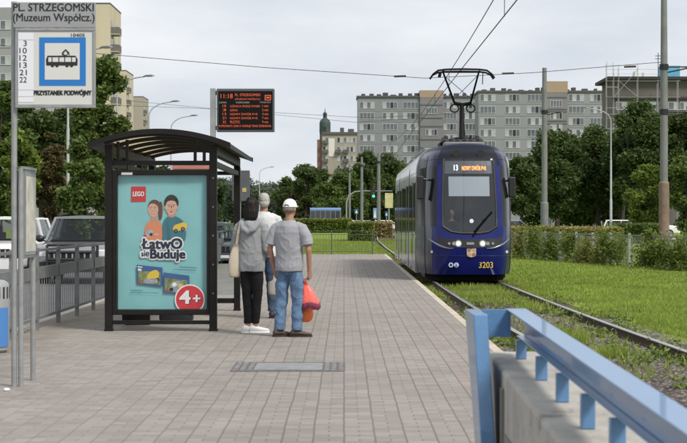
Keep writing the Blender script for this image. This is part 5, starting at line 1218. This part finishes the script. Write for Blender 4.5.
# ------------------------------------------------------------------ stop sign, timetable, bin
QY = 15.9; k = QY/FPX; qx = X(14.2,QY)
st = thing('stop_sign', 'tall tram stop sign with a blue square tram pictogram and grey name plate', 'stop sign', (qx, QY, 0))
MB().cyl((0,0,0), .026, Z(2,QY), 16).build('pole', GALV, st, smooth=40)
np_ = MB().box(X(14.5,QY)-qx,X(96.3,QY)-qx,-.055,-.03,Z(28.5,QY),Z(3,QY)).build('name_plate', mat('plate_grey',(.30,.305,.315),.45,.2,.05,3), st, bevel=.004)
def qt(body, x0, x1, y0, y1, m, par, off, bold=.012, name='lettering', sp_=1): return txt(body, (x1-x0)*k, (y1-y0)*k, m, par, (X((x0+x1)/2,QY)-qx, off, Z((y0+y1)/2,QY)), name, bold, 0, 'C', sp_)
qt('PL. STRZEGOMSKI', 14.6, 94.6, 4.2, 12.0, INK, np_, -.057, .022)
qt('(Muzeum Współcz.)', 14.2, 95.4, 14.2, 24.4, INK, np_, -.057, .014)
m = MB(); a0, a1, z0, z1 = X(16.2,QY)-qx, X(96.2,QY)-qx, Z(108.3,QY), Z(29,QY); f = 2.6*k
m.box(a0,a1,-.06,-.02,z1-f,z1).box(a0,a1,-.06,-.02,z0,z0+f*1.3).box(a0,a0+f,-.06,-.02,z0+f*1.3+.001,z1-f-.001).box(a1-f,a1,-.06,-.02,z0+f*1.3+.001,z1-f-.001); m.build('panel_frame', GALV, st, bevel=.003)
pn = MB().box(a0+f+.001,a1-f-.001,-.05,-.025,z0+f*1.3+.001,z1-f-.001).build('panel', mat('panel_light_grey',(.56,.56,.54),.45), st)
MB().box(X(19.2,QY)-qx,X(34.6,QY)-qx,-.0525,-.0505,Z(102.5,QY),Z(33.5,QY)).build('number_strip', mat('strip_white',(.68,.69,.74),.45), pn)
m = MB()
for py in (40.5, 90.5, 97): m.box(X(19.2,QY)-qx,X(34.6,QY)-qx,-.0532,-.0527,Z(py+.3,QY),Z(py-.3,QY))
m.build('strip_line', mat('line_grey',(.4,.4,.45),.5), pn)
for i, b_ in enumerate(('3','10','12','13','21','22')):
    w = 3.2 if len(b_) == 1 else 7.2; xr = 27.8; qt(b_, xr-w, xr, 41.2+i*7.25, 46.8+i*7.25, INK, pn, -.0535, .012)
MB().box(X(40.2,QY)-qx,X(86.6,QY)-qx,-.0525,-.0505,Z(86.2,QY),Z(38,QY)).build('blue_square', BLUESIGN, pn)
MB().box(X(45.8,QY)-qx,X(80.6,QY)-qx,-.0545,-.053,Z(80.2,QY),Z(43.8,QY)).build('white_square', mat('sign_white_field',(.58,.58,.56),.4), pn)
def Q(px, py, y=-.056): return (X(px,QY)-qx, y, Z(py,QY))
m = MB()
m.add([Q(*p) for p in ((47.3,66.2),(47,60),(48.6,56.3),(76.4,56.3),(78.6,60),(78.4,66.2))], [tuple(range(6))], 0)
for a, b2 in ((49.4,52.6),(53.6,59.4),(60.4,65.2),(66.2,72),(73,76.6)): m.add([Q(a,58,-.0566),Q(b2,58,-.0566),Q(b2,62.5,-.0566),Q(a,62.5,-.0566)], [(0,1,2,3)], 1)
for cxp in (53.5,58,68,72.5): m.add([Q(cxp+1.7*math.cos(q*.4),66.4+1.5*math.sin(q*.4),-.0562) for q in range(16)], [tuple(range(16))], 0)
for a, b2 in (((63,55.8),(66.5,50.6)),((70.5,55.6),(66.5,50.6)),((63.2,54.8),(66.8,57)),((63.3,53.2),(66.6,50.2)),((69.8,53.2),(66.6,50.2)),((62.8,53.4),(66.6,56.4)),((70.4,53.2),(66.6,56.4))): m.bar(Q(*a),Q(*b2),.003,.006,0)
m.build('tram_pictogram', [INK, mat('sign_white_field',(.58,.58,.56))], pn, fix=False)
qt('PRZYSTANEK PODWÓJNY', 35, 92.2, 89.9, 96.9, INK, pn, -.0535, .045, sp_=.95)
qt('10405', 72, 85.5, 34.2, 37.4, INK, pn, -.0535, .016)
tt = thing('timetable_case', 'grey timetable case between two galvanised posts, seen almost edge on', 'timetable', (X(20.8,QY), QY, 0))
for y in (0, .62): MB().cyl((0,y,0), .024, 1.93-(.0 if y == 0 else .03), 14).build('post', GALV, tt, smooth=40)
MB().box(-.055,.028,.03,.60,1.13,1.92).build('case', mat('case_grey',(.20,.21,.21),.5,.2,.1,4), tt, bevel=.008)
MB().box(.0285,.034,.05,.58,1.16,1.89).build('frame', GALV, tt)
MB().box(.0345,.037,.075,.555,1.19,1.86).build('timetable_sheet', mat('sheet_paper',(.50,.48,.42),.5,0,.25,5), tt)
MB().box(-.0,.0345,-.012,.63,1.92,1.945).build('cap', GALV, tt)
BY = 20.0
bn = thing('litter_bin', 'grey rounded litter bin with a blue front and striped top at the left edge', 'bin', (X(-13,BY), BY, 0))
m = MB(); pr = [(.20,0),(.235,.03),(.245,.1),(.25,.55),(.25,.72),(.235,.77),(.19,.80),(.05,.815)]
m.loft([[(r*math.cos(a),r*math.sin(a),z) for a in [2*math.pi*q/28 for q in range(28)]] for r, z in pr]); m.build('body', mat('bin_grey',(.33,.34,.35),.45,.2,.08,6), bn, smooth=40)
m = MB(); m.loft([[(.252*math.cos(a),.252*math.sin(a),z) for a in [R(-100)+R(88)*q/12 for q in range(13)]] for z in (.07,.50)], False, 0, closed=False); m.build('blue_front', mat('bin_blue',(.06,.19,.45),.5), bn)
for q in range(7):
    a = R(-95+q*15); m = MB(); m.loft([[(.2515*math.cos(a+d),.2515*math.sin(a+d),z) for d in (0,R(6))] for z in (.60,.73)], False, 0, closed=False); m.build('stripe', BLK, bn)

# ------------------------------------------------------------------ people
SKIN = mat('skin', (.40,.23,.165), .5, 0, .10, 12); SKIN2 = mat('skin_tan', (.34,.18,.12), .5, 0, .12, 12)
def rings(mb, rs, n=20):     # (z, rx, ry, cx, cy)
    mb.loft([[(cx+rx*math.cos(a), cy+ry*math.sin(a), z) for a in [2*math.pi*q/n for q in range(n)]] for z, rx, ry, cx, cy in rs])
def hand(mb, wrist, elbow, s, grip):
    w = Vector(wrist); d = (w-Vector(elbow)).normalized(); inn = Vector((-s,0,0)); inn = (inn-d*inn.dot(d)).normalized(); fr = d.cross(inn)*(-s); 
    if fr.y < 0: fr = -fr
    def P(a, b, c): return w + d*a + inn*b + fr*c
    mb.loft([[P(a, bb*th, cc*wd) for bb, cc in ((1,-.8),(1,.8),(.4,1),(-.4,1),(-1,.8),(-1,-.8),(-.4,-1),(.4,-1))] for a, th, wd in ((-.015,.022,.026),(.02,.020,.034),(.06,.018,.040),(.088,.014,.038))])
    for q, (c, l) in enumerate(((.030,.072),(.010,.080),(-.010,.074),(-.029,.058))):
        ang = (R(8),R(22),R(38)) if not grip else (R(55),R(130),R(200)); p = P(.082, 0, c); pts = [P(.06,0,c), p]
        for i, a in enumerate(ang):
            a += R(5*q if not grip else 0); sl = l*(.45,.32,.23)[i]; p = p + d*math.cos(a)*sl + inn*math.sin(a)*sl; pts.append(p)
        mb.tube(pts, [.0095,.0095,.009,.0085,.007], 8)
    t = [P(.015,.004,.024), P(.045,.016,.046), P(.07,.024,.05), P(.09,.030,.042)] if not grip else [P(.015,.004,.024), P(.045,.02,.044), P(.075,.036,.03), P(.09,.042,.008)]
    mb.tube(t, [.013,.012,.010,.008], 8)
def fold(amp, sx=9, sz=5, seed=0):
    def f(p):
        v = Vector((p.x*sx+seed, p.y*sx, p.z*sz)); q = Vector((p.x*7+p.z*4+seed*3, p.y*7, p.z*8-abs(p.x)*6)); rg = (1-abs(noise.noise(q)))**4
        q2 = Vector((p.x*13-p.z*6+seed, p.y*13, p.z*15)); rg2 = (1-abs(noise.noise(q2)))**4
        return amp*(.8*noise.noise(v)+.5*(rg-.4)+.10*(rg2-.4)) 
    return f
def person(label, x, y, yaw, sc, arms, legs, grip, top, trous, shoes, skin, feet=0):
    t = thing('person', label, 'person', (x,y,0), yaw); t.scale = (sc,sc,sc); ft = R(feet)
    b = MB()
    rings(b, [(.86,.13,.10,0,0),(.95,.155,.105,0,0),(1.08,.135,.095,0,0),(1.2,.145,.10,0,0),(1.33,.165,.11,0,-.01),(1.42,.15,.095,0,-.01),(1.47,.08,.07,0,-.005)])
    b.tube([(0,-.012,1.42),(0,.0,1.50),(0,.012,1.58)], [.06,.054,.054], 14)
    b.ell((0,.015,1.645), .074,.094,.105, 16); b.ell((0,.055,1.578), .052,.058,.055, 12); b.ell((0,.112,1.615), .013,.020,.024, 8)
    for s in (-1,1): b.ell((s*.075,.005,1.625), .011,.022,.032, 8)
    for s, a in ((-1,arms[0]),(1,arms[1])):
        b.tube(a, [.036,.038,.027], 12); hand(b, a[-1], a[-2], s, grip[0 if s < 0 else 1])
    for s, l in ((-1,legs[0]),(1,legs[1])):
        b.tube(l, [.07,.042,.034], 12); an = Vector(l[-1]); dv = Vector((math.sin(-ft)*-1,math.cos(ft),0)); dv = Vector((math.sin(ft),math.cos(ft),0))
        b.tube([an+Vector((0,0,-.02))-dv*.04, an+dv*.07+Vector((0,0,-.045)), an+dv*.15+Vector((0,0,-.055))], [.036,.034,.024], 10)
    remesh(b, 'body', skin, t, .0065, 4)
    ey = MB()
    for s in (-1,1): ey.ell((s*.03,.097,1.645), .011,.011,.009, 8)
    ey.build('eyes', mat('eye_dark',(.05,.035,.03),.2), t); br = MB()
    for s in (-1,1): br.tube([(s*.014,.108,1.668),(s*.03,.106,1.674),(s*.046,.095,1.668)], .004, 5)
    br.tube([(-.022,.108,1.572),(0,.114,1.571),(.022,.108,1.572)], .005, 5); br.build('brows_and_mouth', mat('lip_brown',(.16,.07,.06),.5), t)
    # garments
    m = MB(); rings(m, top['rings'])
    for s, a in ((-1,arms[0]),(1,arms[1])):
        a = [Vector(v) for v in a]; sh_ = Vector((s*.09,-.012,1.428)); r = top['sleeve']
        if top['long']: m.tube([sh_, a[0]+Vector((-s*.012,0,-.012)), a[0].lerp(a[1],.5), a[1], a[2]+(a[1]-a[2])*.06], [.055,r*.92,r,r*.9,r*.66], 14)
        else: m.tube([sh_, a[0]+Vector((-s*.02,0,-.015)), a[0].lerp(a[1],.4), a[0].lerp(a[1],.80)], [.058,r*.86,r*.92,r*.95], 14)
    for e in top.get('extra', ()): m.ell(*e)
    for e in top.get('tubes', ()): m.tube(*e)
    remesh(m, top['name'], top['mat'], t, .0075, 4, fold(top.get('amp', .008)*1.35, 9, 4.5, x))
    m = MB(); rw = trous['r']
    rings(m, [(.80,.10,.09,0,0),(.86,.155,.118,0,-.006),(.93,.155,.115,0,-.003),(1.02,.14,.10,0,0)])
    for s, l in ((-1,legs[0]),(1,legs[1])):
        l = [Vector(v) for v in l]; e = l[2]+(l[1]-l[2])*trous['end']
        m.tube([l[0]+Vector((-s*.008,0,.0)), l[0].lerp(l[1],.5), l[1], l[1].lerp(e,.55), e], [rw[0],rw[1],rw[2],rw[3],rw[4]], 14)
    remesh(m, 'trousers', trous['mat'], t, .0075, 4, fold(trous.get('amp', .007)*1.3, 10, 13, y))
    for s, l in ((-1,legs[0]),(1,legs[1])):
        an = Vector(l[-1]); yaw_ = ft + s*R(8); ca, sa = math.cos(yaw_), math.sin(yaw_)
        def W(u, v, z): return (an.x+u*ca+v*sa, an.y-u*sa+v*ca, z)
        rr = []
        for v, w, z0, z1 in ((-.085,.026,.018,.075),(-.06,.038,.016,.105),(0,.042,.016,.10),(.07,.048,.016,.075),(.13,.048,.016,.06),(.175,.036,.018,.05),(.19,.015,.022,.04)):
            rr.append([W(w*math.cos(a), v, (z0+z1)/2+(z1-z0)/2*math.sin(a)) for a in [2*math.pi*q/12 for q in range(12)]])
        m = MB(); m.loft(rr); so_ = m.build('shoe', shoes[0], t, smooth=60)
        rr = [[W(u*w, v, z) for u, z in ((-1,.0005),(1,.0005),(1,.022),(-1,.022))] for v, w in ((-.09,.028),(-.06,.042),(.0,.044),(.08,.052),(.14,.05),(.185,.034),(.2,.012))]
        m = MB(); m.loft(rr); m.build('sole', shoes[1], so_, smooth=40)
    return t
JEAN = mat('blue_denim', (.11,.18,.29), .85, 0, .32, 7, .25, 120, spec=.2); JEAND = mat('dark_denim', (.05,.075,.115), .85, 0, .25, 7, .2, 120, spec=.2)
GREYT = mat('grey_tshirt', (.30,.305,.33), .9, 0, .03, 6, .12, 90, spec=.15); HOOD = mat('grey_hoodie', (.27,.28,.29), .95, 0, .07, 60, .25, 150, spec=.1); PALE = mat('pale_shirt', (.55,.56,.58), .9, 0, .05, 6, .1, 90, spec=.15)
BLKP = mat('black_trousers', (.012,.012,.014), .85, 0, .2, 8, spec=.2)
# man in the white cap
MY = 22.6
arms = [[(-.20,-.01,1.40),(-.262,-.03,1.12),(-.235,.07,.845)], [(.20,-.01,1.40),(.275,-.02,1.11),(.265,.03,.825)]]
legs = [[(-.085,0,.86),(-.115,.012,.47),(-.135,-.01,.085)], [(.085,0,.86),(.105,.02,.47),(.095,.02,.085)]]
man = person('man in a white cap, grey t-shirt and blue jeans holding pink and orange bags', X(289.5,MY), MY, R(-22), .985, arms, legs, (0,1),
    dict(name='t_shirt', mat=GREYT, long=False, sleeve=.083, amp=.010, rings=[(.84,.185,.132,0,0),(.90,.188,.135,0,-.005),(1.05,.180,.130,0,-.005),(1.2,.186,.130,0,-.012),(1.33,.196,.130,0,-.015),(1.41,.175,.11,0,-.015),(1.46,.11,.085,0,-.01),(1.485,.075,.072,0,-.008)]),
    dict(mat=JEAN, r=(.088,.091,.078,.073,.070), end=.0, amp=.010), (mat('sandal_brown',(.065,.04,.028),.6), mat('sole_dark',(.03,.024,.02),.8)), SKIN2, 48)
m = MB(); cap_r = []
for q in range(7):
    a = R(90)*q/6; cap_r.append([(.089*math.cos(a)**.8*math.cos(b_), .013+.110*math.cos(a)**.8*math.sin(b_), 1.655+.105*math.sin(a)) for b_ in [2*math.pi*j/24 for j in range(24)]] if q < 6 else [(.004*math.cos(b_),.013+.004*math.sin(b_),1.762) for b_ in [2*math.pi*j/24 for j in range(24)]])
m.loft(cap_r); CAPM = mat('cap_white', (.70,.69,.68), .85, 0, .05, 20, .1, 80); cp = m.build('cap', CAPM, man, smooth=60)
m = MB(); m.loft([[(.075*math.sin(a), .075+ (.085*math.cos(a) if z_ < 9 else 0)*1.0+.02, 1.66+dz-.02*(1-abs(math.sin(a)))) for a in [R(-85)+R(170)*q/12 for q in range(13)]]+[(.07*math.sin(a), .085, 1.665+dz) for a in [R(85)-R(170)*q/12 for q in range(13)]] for z_, dz in ((0,0),(1,.008))]); m.build('brim', CAPM, cp, smooth=40)
m = MB(); m.add([(.034*math.cos(a), .013-.1115+.006*abs(math.cos(a))**2, 1.664+.024*math.sin(a)) for a in [math.pi*q/10 for q in range(11)]], [tuple(range(11))]); m.build('strap_opening', mat('dark_hair_gap',(.05,.04,.035),.8), cp)
MB().ell((0,-.035,1.622), .078,.066,.045, 12).build('hair', mat('grey_brown_hair',(.16,.13,.11),.7,0,.3,60), man, smooth=60)
def decal(o, name, m, x0, x1, z0, z1, taper=.0, off=.004, n=8):
    from mathutils.bvhtree import BVHTree
    me = o.data; bv = BVHTree.FromPolygons([v.co for v in me.vertices], [p.vertices for p in me.polygons]); rr = []
    for j in range(n+1):
        z = z0+(z1-z0)*j/n; row = []
        for i in range(n+1):
            u = -1+2*i/n; hw = (x1-x0)/2*(1-taper*max(0, .5-j/n)*2*abs(u)); x = (x0+x1)/2+u*hw
            h = bv.ray_cast(Vector((x,-1,z)), Vector((0,1,0)))
            row.append(Vector((x, (h[0].y if h[0] else -.1)-off, z)))
        rr.append(row)
    d = MB(); d.loft(rr, False, 0, closed=False); return d.build(name, m, o, smooth=180)
tro = [c for c in man.children if c.name.startswith('trousers')][0]; PKT = mat('denim_pocket', (.085,.14,.235), .85, 0, .3, 9, .25, 120, spec=.2)
for s in (-1,1): decal(tro, 'back_pocket', PKT, s*.075-.055, s*.075+.055, .715, .835, .25)
# woman in the grey hoodie
WY = 23.4
arms = [[(-.175,-.01,1.39),(-.225,.0,1.11),(-.10,.20,1.02)], [(.175,-.01,1.39),(.235,-.03,1.10),(.12,.18,1.0)]]
legs = [[(-.08,0,.86),(-.065,.015,.48),(-.05,.0,.085)], [(.08,0,.86),(.075,.02,.48),(.045,.03,.085)]]
wom = person('woman with dark bobbed hair in grey hoodie, black trousers and white trainers', X(251.5,WY), WY, R(-14), 1.0, arms, legs, (0,0),
    dict(name='hoodie', mat=HOOD, long=True, sleeve=.072, amp=.012, rings=[(.80,.172,.13,0,0),(.86,.182,.138,0,0),(1.0,.178,.135,0,-.004),(1.18,.170,.125,0,-.008),(1.33,.178,.12,0,-.012),(1.41,.15,.105,0,-.015),(1.46,.10,.085,0,-.01),(1.50,.08,.08,0,-.004)],
         extra=[((0,-.105,1.37),.105,.05,.085,12)], tubes=[([(-.115,.02,1.46),(-.12,-.07,1.43),(-.06,-.135,1.35),(0,-.15,1.31),(.06,-.135,1.35),(.12,-.07,1.43),(.115,.02,1.46)], [.03,.04,.04,.038,.04,.04,.03], 10)]),
    dict(mat=BLKP, r=(.084,.080,.062,.055,.048), end=.10, amp=.006), (mat('trainer_white',(.74,.73,.72),.5), WHITE), SKIN, 42)
m = MB(); m.ell((0,.0,1.665), .086,.105,.105, 16); m.loft([[(w*math.cos(a), cy+d_*math.sin(a), z) for a in [2*math.pi*q/20 for q in range(20)]] for z, w, d_, cy in ((1.46,.075,.045,-.06),(1.50,.092,.065,-.05),(1.58,.096,.085,-.03),(1.66,.088,.09,-.012))])
remesh(m, 'hair', mat('hair_black_brown',(.009,.0065,.006),.5,0,.35,30,.3,90,spec=.22), wom, .007, 4, lambda p: .009*noise.noise(Vector((p.x*60, p.y*60, p.z*3))))
# white haired man further on
OY = 26.9
arms = [[(-.20,-.01,1.40),(-.25,.0,1.12),(-.20,.14,.92)], [(.20,-.01,1.40),(.245,-.01,1.11),(.225,.05,.83)]]
legs = [[(-.085,0,.86),(-.12,.015,.47),(-.15,.0,.085)], [(.085,0,.86),(.11,.02,.47),(.115,.0,.085)]]
old = person('white haired man in pale shirt and dark jeans, beyond the other two people', X(264.0,OY), OY, R(6), 1.065, arms, legs, (0,1),
    dict(name='shirt', mat=PALE, long=False, sleeve=.08, amp=.009, rings=[(.86,.18,.132,0,0),(.92,.184,.135,0,0),(1.05,.180,.13,0,-.005),(1.2,.182,.13,0,-.012),(1.33,.19,.128,0,-.015),(1.41,.17,.11,0,-.015),(1.46,.11,.085,0,-.01),(1.495,.072,.072,0,-.006)]),
    dict(mat=JEAND, r=(.086,.087,.074,.068,.064), end=.02, amp=.009), (mat('shoe_dark',(.02,.018,.018),.6), BLK), SKIN2, 5)
m = MB(); m.ell((0,-.004,1.668), .081,.098,.092, 14); m.ell((0,-.045,1.61), .072,.055,.06, 12)
remesh(m, 'hair', mat('hair_white_grey',(.40,.39,.37),.75,0,.25,70,.4,120), old, .008, 4, lambda p: .005*noise.noise(p*40))
# bags
def rag(name, label, loc, prof, mt, hold, seed, flat=.55, handles=True, hy=.03):
    """soft hanging bag: (z, half width) rows, creased, with two handles up to the holding hand"""
    t = thing(name, label, 'bag', loc); m = MB(); rr = []
    for z, w, cx in prof:
        rr.append([(cx+w*math.cos(a)*(1+.10*noise.noise(Vector((a*1.7+seed, z*9, 0)))), w*flat*math.sin(a)*(1+.18*noise.noise(Vector((a*2.1, z*9, seed)))), z+.01*noise.noise(Vector((a*2, z*5, seed+3)))) for a in [2*math.pi*q/26 for q in range(26)]])
    m.loft(rr); o = m.build('body', mt, t, smooth=180); s_ = o.modifiers.new('sub', 'SUBSURF'); s_.levels = s_.render_levels = 1
    if handles:
        tp = prof[-1]
        for sy in (-1,1):
            MB().loft([[(p[0]-.014,p[1],p[2]),(p[0]+.014,p[1],p[2]),(p[0]+.014,p[1]+.004,p[2]),(p[0]-.014,p[1]+.004,p[2])] for p in ((tp[2]+.02,sy*.02,tp[0]-.02),(hold[0]*.5+tp[2]*.5,sy*.025,(tp[0]+hold[2])/2),(hold[0],sy*hy*.4+hold[1],hold[2]))]).build('handle', mt, t)
    return t
PINK = mat('pink_plastic', (.80,.13,.10), .35, 0, .10, 9, .3, 30); ORAN = mat('orange_plastic', (.72,.16,.03), .35, 0, .10, 9, .3, 30); CLOTH = mat('beige_canvas', (.50,.44,.34), .9, 0, .08, 8, .2, 120); CLOTH2 = mat('grey_canvas', (.34,.31,.28), .9, 0, .1, 8, .2, 120)
bx = X(309,MY); hx = X(304.5,MY)
rag('carrier_bag', 'bulging pink plastic carrier bag in the right hand of the man in the cap', (bx, MY-.02, 0), [(.335,.05,.015),(.345,.10,.02),(.39,.125,.018),(.45,.118,.010),(.52,.095,0),(.60,.065,-.02),(.665,.035,-.04)], PINK, (hx-bx,0,.735), 2)
MB_ = MB().loft([[(.02+w*math.cos(a), -.005+w*.62*math.sin(a), z+.012*math.sin(a*3)) for a in [2*math.pi*q/22 for q in range(22)]] for z, w in ((.350,.108),(.375,.130),(.405,.128),(.43,.118))], False)
o = MB_.build('dark_contents', mat('maroon_contents', (.16,.025,.05), .4, 0, .5, 26), bpy.data.objects['carrier_bag'], smooth=180)
ox = X(304.5,MY)
rag('carrier_bag', 'orange plastic carrier bag hanging lowest, just below and behind the pink one', (ox, MY+.09, 0), [(.18,.05,-.01),(.19,.09,-.005),(.25,.115,0),(.33,.105,.005),(.42,.07,0),(.52,.045,-.01),(.62,.025,-.01)], ORAN, (hx-ox,-.06,.735), 5)
tx_ = X(234.5,WY)
tb = rag('tote_bag', 'beige canvas tote bag hanging from the left shoulder of the woman in the hoodie', (tx_, WY-.01, 0), [(.72,.055,.0),(.73,.075,0),(.85,.088,0),(.98,.080,.01),(1.08,.060,.02),(1.17,.030,.035)], CLOTH, (.1,0,1.45), 8, flat=.6, handles=False)
sp_ = [(.03,-.05,1.15),(.055,-.08,1.3),(.085,-.075,1.42),(.115,-.01,1.475),(.10,.05,1.42),(.05,.05,1.25),(.03,.04,1.15)]
MB().loft([[(x-.016,y,z),(x+.016,y,z),(x+.016,y+.006,z+.004),(x-.016,y+.006,z+.004)] for x, y, z in sp_]).build('strap', CLOTH, tb)
gx = X(272.5,OY)
rag('cloth_bag', 'pale grey cloth bag hanging from the right hand of the white haired man', (gx, OY-.02, 0), [(.34,.04,0),(.35,.065,0),(.45,.075,0),(.58,.065,0),(.70,.045,0),(.77,.03,0)], CLOTH2, (.06,0,.80), 11)
# the driver, faintly visible behind the windscreen
t = thing('person', 'tram driver in a dark jacket sitting behind the windscreen', 'person', (TX-.38, TY+1.25, TZ))
m = MB(); rings(m, [(.95,.16,.12,0,0),(1.2,.17,.12,0,0),(1.45,.2,.12,0,0),(1.52,.12,.09,0,0),(1.56,.055,.055,0,0),(1.62,.055,.055,0,0)]); m.ell((0,-.02,1.72),.075,.095,.115,14); m.ell((0,-.115,1.70),.013,.02,.022,8)
for s in (-1,1): m.tube([(s*.19,0,1.45),(s*.24,-.12,1.2),(s*.14,-.38,1.14)],[.055,.045,.03],10); hand(m,(s*.14,-.38,1.14),(s*.24,-.12,1.2),s,1)
m.tube([(-.09,0,.98),(-.1,-.4,.98),(-.1,-.42,.55)],[.08,.06,.045],10).tube([(.09,0,.98),(.1,-.4,.98),(.1,-.42,.55)],[.08,.06,.045],10)
remesh(m, 'body', SKIN, t, .01, 4)
m = MB(); rings(m, [(.93,.18,.14,0,0),(1.2,.19,.14,0,0),(1.45,.215,.135,0,0),(1.53,.12,.1,0,0)])
for s in (-1,1): m.tube([(s*.17,0,1.46),(s*.245,-.12,1.2),(s*.15,-.35,1.14)],[.075,.062,.042],10)
remesh(m, 'jacket', mat('jacket_dark',(.03,.035,.05),.85), t, .012, 4)
MB().ell((0,.005,1.755),.08,.1,.095,12).build('hair', MATS['hair_black_brown'], t, smooth=60)

tag(MB().loft([[(X(6.5,15.5)+r*.8*math.cos(a)*(1+.3*math.sin(3*a)), 15.5+r*math.sin(a), z) for a in [2*math.pi*q/9 for q in range(9)]] for r, z in ((.02,.001),(.034,.008),(.03,.02),(.008,.026))]).build('paper_scrap', WHITE), 'small crumpled white scrap of paper by the foot of the stop sign', 'litter')
